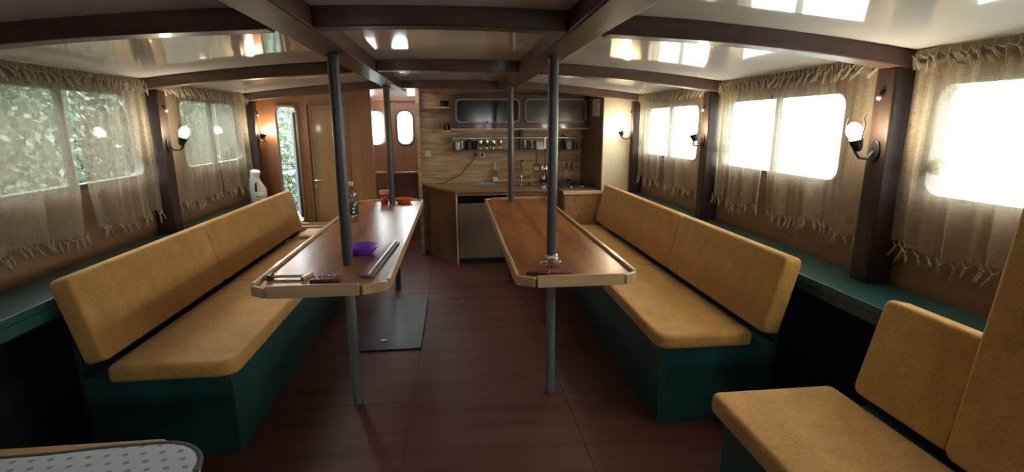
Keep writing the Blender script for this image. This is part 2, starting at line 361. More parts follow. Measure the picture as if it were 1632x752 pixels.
def plate(outer, holes, a0, a1, plane):
    """flat panel with holes, extruded between a0 and a1 along the axis normal to the plane"""
    cu = bpy.data.curves.new('plate', 'CURVE'); cu.dimensions = '2D'; cu.fill_mode = 'BOTH'; cu.extrude = abs(a1 - a0) / 2
    for pts in [outer] + holes:
        sp = cu.splines.new('POLY'); sp.points.add(len(pts) - 1); sp.use_cyclic_u = True
        for p, q in zip(sp.points, pts): p.co = (q[0], q[1], 0, 1)
    tmp = bpy.data.objects.new('plate', cu); COL.objects.link(tmp)
    dg = bpy.context.evaluated_depsgraph_get(); me = bpy.data.meshes.new_from_object(tmp.evaluated_get(dg))
    g = G(); g.bm.from_mesh(me); bpy.data.objects.remove(tmp); bpy.data.meshes.remove(me); bpy.data.curves.remove(cu)
    mid = (a0 + a1) / 2
    for v in g.bm.verts:
        u, w, t = v.co
        v.co = {'xy': (u, w, mid + t), 'yz': (mid + t, u, w), 'xz': (u, mid + t, w)}[plane]
    bmesh.ops.remove_doubles(g.bm, verts=g.bm.verts[:], dist=1e-5)
    return g
def ring(outer, inner, a0, a1, plane): return plate(outer, [inner], a0, a1, plane)
def copy_part(o, parent, loc, rot=None):
    c = o.copy(); COL.objects.link(c); c.parent = parent; c.location = Vector(loc) - BASE[parent.name]
    if rot is not None: c.rotation_euler = rot
    return c

XC = -0.035                                   # centre line of the cabin
def zc(x): return 1.852 - 0.038 * (x - XC) ** 2   # cambered ceiling height
WR, WL = 1.83, -1.90                          # inner faces of the side walls

# ================================================================== STRUCTURE
# floor
fl = struct(G().box(-1.95, 1.88, -1.4, 6.7, -0.06, -0.012).obj('floor', 'floor_gap'), 'dark reddish-brown plywood cabin floor')
xs = [-1.9, -0.265, 0.56, 1.83]; ys = [-1.4, 0.2, 2.55, 4.2, 6.6]
for i in range(3):
    for j in range(4):
        dz = rnd.uniform(-0.0015, 0.001)
        G().box(xs[i] + .0008, xs[i + 1] - .0008, ys[j] + .0008, ys[j + 1] - .0008, -0.012, dz).obj('floor_panel', 'floor', fl, 0.001)

# ceiling: one cambered glossy sheet
def ceil_sheet(x0, x1, y0, y1, up=0.0):
    g = G(); n = 24; m_ = 10; lo = []; hi = []
    for i in range(n + 1):
        x = x0 + (x1 - x0) * i / n
        lo.append([g.bm.verts.new((x, y0 + (y1 - y0) * j / m_, zc(x) + up)) for j in range(m_ + 1)])
        hi.append([g.bm.verts.new((x, y0 + (y1 - y0) * j / m_, zc(x) + up + 0.04)) for j in range(m_ + 1)])
    for i in range(n):
        for j in range(m_):
            g.face([lo[i][j], lo[i][j + 1], lo[i + 1][j + 1], lo[i + 1][j]]); g.face([hi[i][j], hi[i + 1][j], hi[i + 1][j + 1], hi[i][j + 1]])
        g.face([lo[i][0], lo[i + 1][0], hi[i + 1][0], hi[i][0]]); g.face([lo[i][m_], hi[i][m_], hi[i + 1][m_], lo[i + 1][m_]])
    for j in range(m_):
        g.face([lo[0][j], hi[0][j], hi[0][j + 1], lo[0][j + 1]]); g.face([lo[n][j], lo[n][j + 1], hi[n][j + 1], hi[n][j]])
    return g
ce = struct(ceil_sheet(-1.96, 1.89, -1.4, 5.16).obj('ceiling', 'ceiling'), 'glossy cream cambered cabin ceiling between dark beams')
ceil_sheet(-0.40, 1.89, 5.162, 6.02).obj('kitchen_ceiling', 'cream', ce)
plate([(-1.45, 5.162), (-0.38, 5.162), (-0.38, 6.68), (-1.45, 6.68)], [[(-0.76, 5.68), (-0.45, 5.68), (-0.45, 6.32), (-0.76, 6.32)]], 1.95, 1.99, 'xy').obj('companionway_ceiling', 'cream', ce)
sk_ = struct(ring([(-0.78, 5.66), (-0.43, 5.66), (-0.43, 6.34), (-0.78, 6.34)], [(-0.745, 5.695), (-0.465, 5.695), (-0.465, 6.305), (-0.745, 6.305)], 1.991, 2.02, 'xy').obj('window_9', 'winframe'), 'skylight hatch in the companionway roof')
G().box(-0.75, -0.46, 5.69, 6.31, 2.004, 2.008).obj('pane', 'glass', sk_)

# side walls with window openings
RW = [(0.68, 1.84), (2.29, 3.42), (3.78, 4.94)]
LW = [(2.22, 3.40), (3.88, 4.91)]
def side_wall(name, x0, x1, wins, z0, z1, hull_x, label):
    out = [(-1.4, 0.76), (5.14, 0.76), (5.14, 1.765), (-1.4, 1.765)]
    o = plate(out, [rrect(a, b, z0, z1, 0.07) for a, b in wins], x0, x1, 'yz').obj(name, 'wall'); struct(o, label)
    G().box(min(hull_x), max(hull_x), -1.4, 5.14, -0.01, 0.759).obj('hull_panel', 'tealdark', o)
    return o
wr = side_wall('wall_right', WR, WR + .04, RW, 1.165, 1.60, (1.80, 1.87), 'brown plywood side wall behind the curtains by the bright windows')
wl = side_wall('wall_left', WL - .04, WL, LW, 1.15, 1.64, (-1.94, -1.87), 'brown plywood side wall behind the curtains by the leafy windows')
# windows: frame, two sliding panes, mullion, latch
def window(n, side, y0, y1, z0, z1, latch_y, label):
    x = WR if side > 0 else WL; s = side
    o = struct(ring(rrect(y0 - .012, y1 + .012, z0 - .012, z1 + .012, 0.08), rrect(y0 + .012, y1 - .012, z0 + .012, z1 - .012, 0.06), x - .006 * s, x + .05 * s, 'yz').obj('window_%d' % n, 'winframe'), label)
    ym = (y0 + y1) / 2
    plate(rrect(y0 + .006, ym + .015, z0 + .006, z1 - .006, 0.06), [], x + .016 * s, x + .020 * s, 'yz').obj('pane', 'glass', o)
    plate(rrect(ym - .015, y1 - .006, z0 + .006, z1 - .006, 0.06), [], x + .028 * s, x + .032 * s, 'yz').obj('pane', 'glass', o)
    G().box(min(x + .010 * s, x + .036 * s), max(x + .010 * s, x + .036 * s), ym - .014, ym + .014, z0 + .008, z1 - .008).obj('mullion', 'winframe', o)
    lz = z0 + .12
    g = G(); g.box(min(x + .012 * s, x - .004 * s), max(x + .012 * s, x - .004 * s), latch_y - .012, latch_y + .012, lz - .03, lz + .03)
    g.lathe((x - .002 * s, latch_y, lz), [(.010, 0), (.010, .012), (.026, .013), (.028, .02), (.024, .026)], 14, axis=(-s, 0, 0)); g.obj('latch', 'iron', o)
    return o
for k, (a, b) in enumerate(RW): window(k + 1, 1, a, b, 1.165, 1.60, b - .052, ['bright window nearest on the right side', 'bright middle window on the right side', 'bright window furthest along the right side'][k])
for k, (a, b) in enumerate(LW): window(k + 4, -1, a, b, 1.15, 1.64, b - .04, ['leafy window nearest on the left side', 'leafy window furthest along the left side'][k])

# green ledges along both sides
for n, (x0, x1, lab) in enumerate(((1.545, WR, 'teal painted ledge under the bright windows'), (WL, -1.615, 'teal painted ledge under the leafy windows'))):
    o = struct(G().box(x0, x1, -1.4, 5.04, 0.745, 0.78).obj('trim_%d' % (n + 1), 'teal', None, 0.004), lab)
    xf = x0 + .02 if x0 > 0 else x1 - .02
    G().box(min(xf, xf + .02), max(xf, xf + .02), -1.4, 5.04, 0.70, 0.7448).obj('ledge_lip', 'teal', o)

# rear wall behind the photographer
struct(plate([(-1.96, -0.06), (1.89, -0.06), (1.89, 1.9), (-1.96, 1.9)], [rrect(-1.10, -0.60, 1.26, 1.62, .07), rrect(0.50, 1.00, 1.26, 1.62, .07)], -1.46, -1.401, 'xz').obj('wall_rear', 'bulk'), 'wooden rear wall with two windows behind the viewer')
for n_, (a_, b_) in enumerate(((-1.10, -0.60), (0.50, 1.00))):
    w_ = struct(ring(rrect(a_ - .012, b_ + .012, 1.248, 1.632, .08), rrect(a_ + .012, b_ - .012, 1.272, 1.608, .06), -1.468, -1.394, 'xz').obj('window_%d' % (7 + n_), 'winframe'), ['rear window behind the viewer on the left', 'rear window behind the viewer on the right'][n_])
    plate(rrect(a_ + .006, b_ - .006, 1.266, 1.614, .06), [], -1.434, -1.430, 'xz').obj('pane', 'glass', w_)
# left bulkhead with the exterior door opening
DO = (-1.655, -1.465)
bl = plate([(-1.90, -0.01), (-1.384, -0.01), (-1.384, 1.80), (-1.90, 1.80)], [rrect(DO[0], DO[1], 0.54, 1.62, 0.05)], 5.10, 5.14, 'xz').obj('wall_front_left', 'bulkdark')
struct(bl, 'red-brown bulkhead with a narrow open doorway on the left')
ring(rrect(DO[0] - .018, DO[1] + .012, 0.522, 1.638, 0.06), rrect(DO[0] + .002, DO[1] - .002, 0.54, 1.62, 0.05), 5.088, 5.15, 'xz').obj('doorway_trim', 'doorframe', bl)
# open white exterior door leaf
d1 = struct(G().bar((-1.478, 5.165, 1.07), (-1.665, 5.63, 1.07), 0.03, 1.08).obj('door_1', 'extwhite', None, 0.006), 'white exterior door standing open')
G().bar((-1.500, 5.18, 1.07), (-1.518, 5.225, 1.07), 0.04, 1.0).obj('door_strip', 'winframe', d1)
struct(G().box(-1.384, -0.832, 5.30, 5.33, -0.01, 1.95).obj('wall_locker', 'bulkdark'), 'dark back of the locker behind the pale door')
struct(G().box(-1.42, -1.386, 5.145, 5.34, -0.01, 1.95).obj('wall_locker_side', 'bulkdark'), 'side of the locker behind the pale door')
# pale interior door and its frame
bp = struct(plate([(-1.384, -0.01), (-0.78, -0.01), (-0.78, 1.80), (-1.384, 1.80)], [[(-1.365, 0.05), (-1.018, 0.05), (-1.018, 1.64), (-1.365, 1.64)]], 5.09, 5.13, 'xz').obj('wall_front', 'bulk'), 'orange varnished bulkhead around the pale door')
d2 = struct(G().prism(rrect(-1.36, -1.023, 0.055, 1.635, 0.012, 2), 5.098, 5.128, 'xz').obj('door_2', 'door', None, 0.003), 'pale veneered interior door with a steel handle')
ring(rrect(-1.335, -1.048, 0.10, 1.605, 0.04), rrect(-1.328, -1.055, 0.107, 1.598, 0.035), 5.096, 5.0985, 'xz').obj('panel_moulding', 'doorframe', d2)
hd = G().box(-1.350, -1.328, 5.090, 5.0975, 0.925, 0.955).obj('handle_plate', 'steel', d2, 0.002)
G().tube([(-1.339, 5.09, 0.94), (-1.339, 5.06, 0.94), (-1.325, 5.055, 0.94), (-1.265, 5.055, 0.938)], [.006, .006, .007, .005], 8).obj('handle', 'steel', d2)
G().box(-1.350, -1.328, 5.090, 5.0975, 0.865, 0.895).obj('lock_plate', 'steel', d2, 0.002)
ring(rrect(-1.383, -1.0, 0.04, 1.663, 0.02), rrect(-1.364, -1.019, 0.05, 1.641, 0.015), 5.078, 5.095, 'xz').obj('door_casing', 'doorframe', bp)
# companionway: glossy side panel, back wall with oval port light, right partition
struct(G().box(-0.83, -0.79, 5.132, 6.58, -0.01, 1.95).obj('wall_companionway_left', 'gloss_red'), 'glossy varnished panel mirroring the oval port light')
PO = rrect(-0.705, -0.515, 1.215, 1.62, 0.085, 8)
TR = [(-0.565, 1.80), (-0.46, 1.80), (-0.46, 1.885), (-0.565, 1.885)]
wb = struct(plate([(-1.0, -0.01), (-0.38, -0.01), (-0.38, 1.95), (-1.0, 1.95)], [PO, TR], 6.58, 6.63, 'xz').obj('wall_companionway', 'bulkdark'), 'red-brown back wall with a bright oval port light')
w6 = struct(ring(rrect(-0.722, -0.498, 1.198, 1.637, 0.10, 8), rrect(-0.70, -0.52, 1.22, 1.615, 0.08, 8), 6.567, 6.625, 'xz').obj('window_6', 'winframe'), 'bright oval port light in the companionway')
G().prism(rrect(-0.704, -0.516, 1.216, 1.619, 0.083, 8), 6.60, 6.604, 'xz').obj('pane', 'glass', w6)
G().box(-0.785, -0.425, 6.45, 6.578, 0.865, 0.89).obj('shelf', 'gloss_red', wb, 0.004)
G().box(-0.785, -0.425, 6.54, 6.578, 1.735, 1.755).obj('shelf', 'gloss_red', wb, 0.003)
struct(G().box(-0.42, -0.38, 5.80, 6.64, -0.01, 1.95).obj('wall_companionway_right', 'laminate'), 'edge partition between companionway and kitchen')
# kitchen back wall, right partition
struct(G().box(-0.379, 1.50, 5.95, 5.99, -0.01, 1.852).obj('wall_kitchen', 'laminate'), 'oak laminate kitchen back wall')
struct(G().box(1.455, 1.485, 5.072, 5.949, -0.01, 1.77).obj('wall_kitchen_side', 'cabside'), 'dark brown side panel beside the kitchen')
struct(G().box(1.45, WR, 5.03, 5.07, -0.01, 1.74).obj('wall_front_right', 'cream'), 'cream partition lit by the furthest right wall lamp')

# outside: river, bank
struct(G().box(1.9 - 60, 1.9 + 60, -60, 90, -0.8, -0.75).obj('river_water', 'water'), 'pale river water around the boat')
bk = G(); nb = 18; rowsb = []
for i in range(nb + 1):
    y = -14 + 60 * i / nb
    rowsb.append([bk.bm.verts.new((x + 0.25 * math.sin(y * 1.3 + k) + min(1.6, max(0, y - 7.5) * 0.35), y, z + 0.15 * math.sin(y * 2.1 + k * 2))) for k, (x, z) in enumerate(((-3.4, -1.0), (-4.2, 0.0), (-6.0, 1.2), (-9, 3.0), (-14, 6.5), (-20, 9)))])
for i in range(nb):
    for k in range(5): bk.face([rowsb[i][k], rowsb[i + 1][k], rowsb[i + 1][k + 1], rowsb[i][k + 1]])
struct(bk.obj('river_bank', 'bank'), 'steep leafy river bank beyond the left windows')
struct(G().box(-2.6, -1.47, 5.16, 9.5, 0.02, 0.08).obj('foredeck', 'deck'), 'grey foredeck outside the open door')

# ================================================================== BEAMS, POSTS, POLES
def beam(y, w, x0, x1, label, depth=0.068):
    g = G(); n = 22; rows = []
    for i in range(n + 1):
        x = x0 + (x1 - x0) * i / n; t = zc(x) + .004; b = zc(x) - depth + 0.003 * math.sin(x * 5 + y)
        rows.append([g.bm.verts.new(p) for p in ((x, y - w / 2, b), (x, y + w / 2, b), (x, y + w / 2, t), (x, y - w / 2, t))])
    for i in range(n):
        for k in range(4): g.face([rows[i][k], rows[i][(k + 1) % 4], rows[i + 1][(k + 1) % 4], rows[i + 1][k]])
    g.face(rows[0]); g.face(rows[-1][::-1])
    return tag(recenter(g.obj('ceiling_beam', 'beam', None, 0.006)), label, 'beam', 'dark cross beams under the ceiling')
CR, CL = 0.485, -0.545
CW = 0.145
for y, nm in ((0.42, 'overhead'), (1.96, 'nearest in view'), (3.44, 'middle'), (4.96, 'furthest')):
    if y > 1:
        beam(y, 0.085, WL, CL - CW / 2 - .001, 'dark varnished cross beam section above the left bench, ' + nm)
        beam(y, 0.085, CR + CW / 2 + .001, WR, 'dark varnished cross beam section above the right bench, ' + nm)
        beam(y, 0.085, CL + CW / 2 + .001, CR - CW / 2 - .001, 'dark varnished cross beam section between the long beams, ' + nm)
for x, yend, nm in ((CR, 5.02, 'right'), (CL, 5.30, 'left')):
    g = G(); n = 14; rows = []
    for i in range(n + 1):
        y = -1.39 + (yend + 1.39) * i / n; j = 0.003 * math.sin(i * 2.3 + x)
        rows.append([g.bm.verts.new(p) for p in ((x - CW / 2, y, 1.772 + j), (x + CW / 2, y, 1.772 - j), (x + CW / 2, y, zc(x) + .01), (x - CW / 2, y, zc(x) + .01))])
    for i in range(n):
        for k in range(4): g.face([rows[i][k], rows[i][(k + 1) % 4], rows[i + 1][(k + 1) % 4], rows[i + 1][k]])
    g.face(rows[0]); g.face(rows[-1][::-1])
    tag(recenter(g.obj('long_beam', 'carling', None, 0.008)), 'dark varnished long beam running lengthwise over the %s table' % nm, 'beam', 'long ceiling beams')
POSTS = [(1, 1.97, 'nearest post on the right wall'), (1, 3.48, 'middle post on the right wall'), (1, 4.985, 'far right corner post beside the cream partition'),
         (-1, 3.48, 'post between the two left windows'), (-1, 5.0, 'far left corner post beside the open doorway')]
PF = {1: 1.72, -1: -1.79}
for s, y, lab in POSTS:
    x0, x1 = (PF[1], WR - .001) if s > 0 else (WL + .001, PF[-1])
    w = 0.10 if y < 4.5 else 0.075
    xm = (x0 + x1) / 2
    g = G(); g.box(x0, x1, y - w / 2, y + w / 2, 0.781, zc(PF[s]) - 0.069)
    tag(recenter(g.obj('wall_post', 'post', None, 0.008)), 'dark wooden ' + lab, 'post', 'dark wall posts')
def pole(x, y, ztop, lab, flange):
    t = thing('support_pole', (x, y, 0.766), lab, 'pole', 'grey poles on the tables')
    G().cyl((x, y, 0.766), (x, y, ztop), 0.026, 24).obj('tube', 'pole', t)
    if flange: G().lathe((x, y, 0.7662), [(.030, 0), (.034, .002), (.033, .016), (.028, .02)], 20).obj('flange', 'alu', t)
    G().lathe((x, y, ztop - .012), [(.034, .0), (.034, .012)], 16).obj('top_plate', 'pole', t)
pole(CR, 2.58, 1.771, 'grey steel pole on the near end of the right table', True)
pole(CL - .01, 2.58, 1.771, 'grey steel pole on the near end of the left table', False)
pole(CR + .005, 4.62, 1.771, 'grey steel pole on the far end of the right table', False)
pole(CL - .025, 4.60, 1.771, 'grey steel pole on the far end of the left table', False)

# ================================================================== BENCHES AND CUSHIONS
def bench(name, xi, xo, y0, y1, lab, h=0.40):
    a, b = min(xi, xo), max(xi, xo); s = 1 if xo > xi else -1
    t = thing(name, ((a + b) / 2, (y0 + y1) / 2, 0.001), lab, 'bench', 'teal bench bases')
    xf = xi; G().box(min(xf, xf + .018 * s), max(xf, xf + .018 * s), y0 + .0, y1, 0.001, h - .018).obj('front_panel', 'teal', t, 0.002)
    G().box(min(xf + .019 * s, xo), max(xf + .019 * s, xo), y0, y0 + .018, 0.001, h - .018).obj('end_panel', 'teal', t, 0.002)
    G().box(min(xf + .019 * s, xo), max(xf + .019 * s, xo), y1 - .018, y1, 0.001, h - .018).obj('end_panel', 'teal', t, 0.002)
    G().box(a, b, y0, y1, h - .0175, h).obj('seat_board', 'teal', t, 0.002)
    # sloping back board
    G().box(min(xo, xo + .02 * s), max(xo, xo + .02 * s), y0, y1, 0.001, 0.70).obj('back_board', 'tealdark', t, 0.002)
    return t
bench('bench_base', 0.955, 1.535, 2.21, 4.94, 'teal painted bench base beside the right table')
bench('bench_base', -1.0, -1.595, 2.19, 4.94, 'teal painted bench base beside the left table')
bench('bench_base', 0.96, 1.535, -1.0, 1.62, 'teal painted bench base nearest on the right')
bench('bench_base', -0.98, -1.595, -1.0, 1.56, 'teal painted bench base in the bottom left corner')
def seat(x_in, x_out, y0, y1, z0, t, lab, near=True, r=0.07, grp='mustard seat cushions'):
    a, b = min(x_in, x_out), max(x_in, x_out)
    pts = []
    rr = {True: r, False: 0.03}
    ci = x_in < x_out
    # ccw from (a,y0)
    corners = [((a, y0), rr[near and ci]), ((b, y0), rr[near and not ci]), ((b, y1), .03), ((a, y1), .03)]
    for (px, py), q in corners:
        sx = 1 if px == a else -1; sy = 1 if py == y0 else -1
        c = (px + sx * q, py + sy * q); a0 = {(1, 1): 180, (-1, 1): 270, (-1, -1): 0, (1, -1): 90}[(sx, sy)]
        for k in range(5): an = R_(a0 + 90 * k / 4); pts.append((c[0] + q * math.cos(an), c[1] + q * math.sin(an)))
    g = G().pad(pts, t, (0, 0, z0), (1, 0, 0), (0, 1, 0), (0, 0, 1), 0.022, 0.008)
    return tag(recenter(g.obj('seat_cushion', 'tan', None, 0, 50)), lab, 'cushion', grp)
seat(0.925, 1.40, 2.17, 3.40, 0.401, 0.075, 'mustard seat cushion, near half of the right bench')
seat(0.925, 1.40, 3.405, 4.92, 0.401, 0.075, 'mustard seat cushion, far half of the right bench', False)
seat(-0.955, -1.47, 2.13, 3.36, 0.401, 0.075, 'mustard seat cushion, near half of the left bench')
seat(-0.955, -1.47, 3.365, 4.938, 0.401, 0.075, 'mustard seat cushion, far half of the left bench', False)
seat(0.915, 1.40, 0.2, 1.655, 0.401, 0.08, 'mustard seat cushion in the bottom right corner', False)
def back(side, y0, y1, lab, h=0.37, zb=0.515, xb=1.365, lean=0.085, t=0.085):
    """leaning back cushion; xb = front bottom x on the right side"""
    s = side; off = 0 if s > 0 else 2 * XC
    xb_ = (xb if s > 0 else -xb + 2 * XC)
    v = Vector((lean * s, 0, math.sqrt(h * h - lean * lean))).normalized(); n = Vector((v.z, 0, -v.x)) if s > 0 else Vector((-v.z, 0, v.x))
    g = G(); pts = rrect(y0, y1, 0, h, 0.03, 4)
    g.pad(pts, t, (xb_, 0, zb), (0, 1, 0), v, n, 0.016, 0.0)
    # gentle puff of the front face
    return tag(recenter(g.obj('back_cushion', 'tan', None, 0, 50)), lab, 'cushion', 'mustard back cushions')
back(1, 2.06, 3.16, 'mustard back cushion, near half of the right bench')
back(1, 3.165, 4.93, 'mustard back cushion, far half of the right bench')
back(-1, 2.10, 3.23, 'mustard back cushion, near half of the left bench')
back(-1, 3.235, 4.90, 'mustard back cushion, far half of the left bench')
back(1, 1.172, 1.545, 'low mustard back cushion in the near right corner', 0.355, 0.515, 1.385, 0.08)
back(1, 0.25, 1.168, 'tall mustard back cushion at the right edge', 0.80, 0.515, 1.36, 0.10)
seat(-0.93, -1.50, 0.1, 1.59, 0.401, 0.076, 'mustard seat cushion under the dotted mattress', True, 0.05)
mt = thing('mattress', (-1.1, 0.8, 0.4785), 'white dotted mattress with grey piping in the bottom left corner', 'mattress')
pts = []
for k in range(8): a = R_(0 + 90 * k / 7); pts.append((-0.90 + .16 * math.cos(a), 1.34 + .15 * math.sin(a)))
pts += [(-1.05, 1.485), (-1.2, 1.47), (-1.35, 1.465), (-1.50, 1.475), (-1.54, 1.42), (-1.54, 0.1), (-0.74, 0.1)]
G().pad(pts, 0.042, (0, 0, 0.4785), (1, 0, 0), (0, 1, 0), (0, 0, 1), 0.018, 0.012).obj('body', 'mattress', mt, 0, 50)
G().tube([(x, y, 0.514) for x, y in pts[:13]], 0.0075, 8).obj('piping', 'piping', mt)

# ================================================================== TABLES
def table(xa, xb, y0, y1, ins, px, lab, side):
    """xa..xb outer, chamfered front corners by `ins` = (left dx, right dx)"""
    t = thing('table', ((xa + xb) / 2, (y0 + y1) / 2, 0.001), lab, 'table', 'two long varnished tables')
    cl, cr_ = ins; dy = 0.058
    top = [(xa + .012, y0 + dy + .004), (xa + cl, y0 + .014), (xb - cr_, y0 + .014), (xb - .012, y0 + dy + .004), (xb - .012, y1 - .05), (xb - .05, y1 - .012), (xa + .05, y1 - .012), (xa + .012, y1 - .05)]
    G().prism(top, 0.738, 0.765).obj('table_top', 'tabletop', t)
    zl, zh = 0.728, 0.780; w = 0.018; zm = (zl + zh) / 2; h = zh - zl
    def rail(p0, p1, hh=h, mat='rim'): G().bar((p0[0], p0[1], zl + hh / 2), (p1[0], p1[1], zl + hh / 2), w, hh).obj('rim', mat, t, 0.003)
    rail((xa + cl + .002, y0), (xb - cr_ - .002, y0), h + .004, 'rimx')
    rail((xa + cl - .008, y0 + .004), (xa, y0 + dy - .002), h - .006, 'rimx')
    rail((xb - cr_ + .008, y0 + .004), (xb, y0 + dy - .002), h - .006, 'rimx')
    rail((xa, y0 + dy + .008), (xa, y1 - .055), h); rail((xb, y0 + dy + .008), (xb, y1 - .055), h)
    rail((xa + .055, y1), (xb - .055, y1), h, 'rimx')
    rail((xa + .003, y1 - .046), (xa + .046, y1 - .003), h - .006, 'rimx'); rail((xb - .003, y1 - .046), (xb - .046, y1 - .003), h - .006, 'rimx')
    for yy in (2.575, 4.60):
        G().cyl((px, yy, 0.001), (px, yy, 0.737), 0.024, 20).obj('leg', 'leg' if yy < 3 else 'pole', t)
    return t
table(0.265, 0.825, 2.20, 4.80, (0.085, 0.07), CR, 'varnished table with pale rim beside the right bench', 1)
table(-0.895, -0.315, 2.19, 4.82, (0.075, 0.115), CL - .01, 'varnished table with pale rim beside the left bench', -1)

# ================================================================== CURTAINS
def tassel_mesh(name, seedv, curl):
    g = G(); r_ = random.Random(seedv)
    for sx in (-1, 1): g.tube([(0, sx * .022, .004), (0.003, sx * .013, -.014), (0.004, 0, -.026)], [.0022, .003, .0035], 5, False)
    g.sphere((0.004, 0, -.029), .0068, 8)
    for k in range(3):
        e = r_.uniform(-.012, .012) + curl; g.tube([(0.004, 0, -.032), (0.004 + r_.uniform(-.004, .004), e * .4, -.052), (0.002, e, -.078 + r_.uniform(-.012, .008))], [.0042, .0046, .0018], 5)
    bm = g.bm; me = bpy.data.meshes.new(name); bmesh.ops.recalc_face_normals(bm, faces=bm.faces[:]); bm.to_mesh(me); bm.free(); me.materials.append(MAT['thread'])
    me.polygons.foreach_set('use_smooth', [True] * len(me.polygons)); return me
TAS = [tassel_mesh('tassel', k, c) for k, c in enumerate((-.016, 0.0, .014, .022))]
def curtain(side, ya, yb, gap_at, lab, seedv, zb=0.965):
    """ya<yb; gap_at = 'a' or 'b': which end meets the neighbouring panel"""
    r_ = random.Random(seedv); s = side
    xp = (WR - .040) if s > 0 else (WL + .040)
    nu, nv = 56, 30; ph = [r_.uniform(0, 6.28) for _ in range(5)]; fr = [r_.uniform(3, 4), r_.uniform(6, 8), r_.uniform(11, 14)]
    ztop = zc(xp) - .004
    def pos(u, v):
        k = u if gap_at == 'b' else 1 - u            # 1 at the meeting edge
        gap = 0.001 + 0.010 * v + 0.055 * max(0, v - .64)
        y = ya + (yb - ya) * u
        y += (-gap if gap_at == 'b' else gap) * k ** 3
        y += 0.012 * math.sin(v * 4 + ph[0]) * (1 - k) * (1 if gap_at == 'a' else -1) * v * 0.6
        amp = 0.005 + 0.010 * v
        f = math.sin(6.28 * fr[0] * u + ph[1] + 1.2 * v) * amp + math.sin(6.28 * fr[1] * u + ph[2] - .8 * v) * amp * .55 + math.sin(6.28 * fr[2] * u + ph[3]) * .003
        f *= (1.0 - 0.4 * (1 - v))
        z = ztop + (zb + 0.012 * math.sin(u * 9 + ph[4]) - ztop) * v
        return Vector((xp - s * (f + 0.006), y, z))
    t = thing('curtain', (xp, (ya + yb) / 2, zb), lab, 'curtain', 'burlap window curtains')
    g = G(); vv = [[g.bm.verts.new(pos(i / nu, j / nv)) for j in range(nv + 1)] for i in range(nu + 1)]
    for i in range(nu):
        for j in range(nv): g.face([vv[i][j], vv[i][j + 1], vv[i + 1][j + 1], vv[i + 1][j]])
    g.obj('cloth', 'burlap', t, 0, 0)
    # folded-over frill at the top
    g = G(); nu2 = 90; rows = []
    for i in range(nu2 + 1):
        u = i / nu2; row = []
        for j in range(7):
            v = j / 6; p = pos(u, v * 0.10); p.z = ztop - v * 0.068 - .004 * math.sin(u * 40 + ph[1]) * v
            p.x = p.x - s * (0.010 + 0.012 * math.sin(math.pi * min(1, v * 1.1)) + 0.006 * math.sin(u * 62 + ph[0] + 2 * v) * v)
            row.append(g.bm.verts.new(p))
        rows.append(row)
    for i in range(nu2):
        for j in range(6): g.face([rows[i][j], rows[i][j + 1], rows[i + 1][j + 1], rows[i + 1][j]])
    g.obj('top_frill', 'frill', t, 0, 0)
    n = max(8, int((yb - ya) / 0.038))
    for k in range(n):
        u = (k + .5) / n
        for top in (False, True):
            o = bpy.data.objects.new('tassel', TAS[r_.randrange(4)]); COL.objects.link(o); o.parent = t
            if top:
                p = pos(u, .03); p.z = ztop - .014; p.x -= s * 0.026; o.rotation_euler = (R_(r_.uniform(12, 38)) * (1 if seedv % 2 else -1), s * R_(r_.uniform(0, 12)), 0)
                o.scale = (1, .9, .9)
            else:
                p = pos(u, 1.0); p.x -= s * .003; o.rotation_euler = (R_(r_.uniform(-16, 16)), s * R_(r_.uniform(0, 14)), R_(r_.uniform(-20, 20)))
                o.scale = (1, .85, r_.uniform(.7, .95))
            o.location = p - BASE[t.name]
curtain(1, 0.50, 1.27, 'b', 'burlap curtain at the right edge, nearer half of the nearest bright window', 1)
curtain(1, 1.27, 1.905, 'a', 'burlap curtain beside the nearest right post, over the nearest bright window', 2)
curtain(1, 2.035, 2.82, 'b', 'burlap curtain over the near half of the middle bright window', 3)
curtain(1, 2.82, 3.42, 'a', 'burlap curtain over the far half of the middle bright window', 4)
curtain(1, 3.545, 4.345, 'b', 'burlap curtain over the near half of the furthest bright window', 5, 0.95)
curtain(1, 4.345, 4.94, 'a', 'burlap curtain over the far half of the furthest bright window', 6, 0.95)
curtain(-1, 2.0, 2.79, 'b', 'burlap curtain at the left edge, over the near half of the nearest leafy window', 7, 0.935)
curtain(-1, 2.79, 3.42, 'a', 'burlap curtain over the far half of the nearest leafy window', 8, 0.935)
curtain(-1, 3.545, 4.34, 'b', 'burlap curtain over the near half of the furthest leafy window', 9, 0.935)
curtain(-1, 4.34, 4.955, 'a', 'burlap curtain over the far half of the furthest leafy window', 10, 0.935)

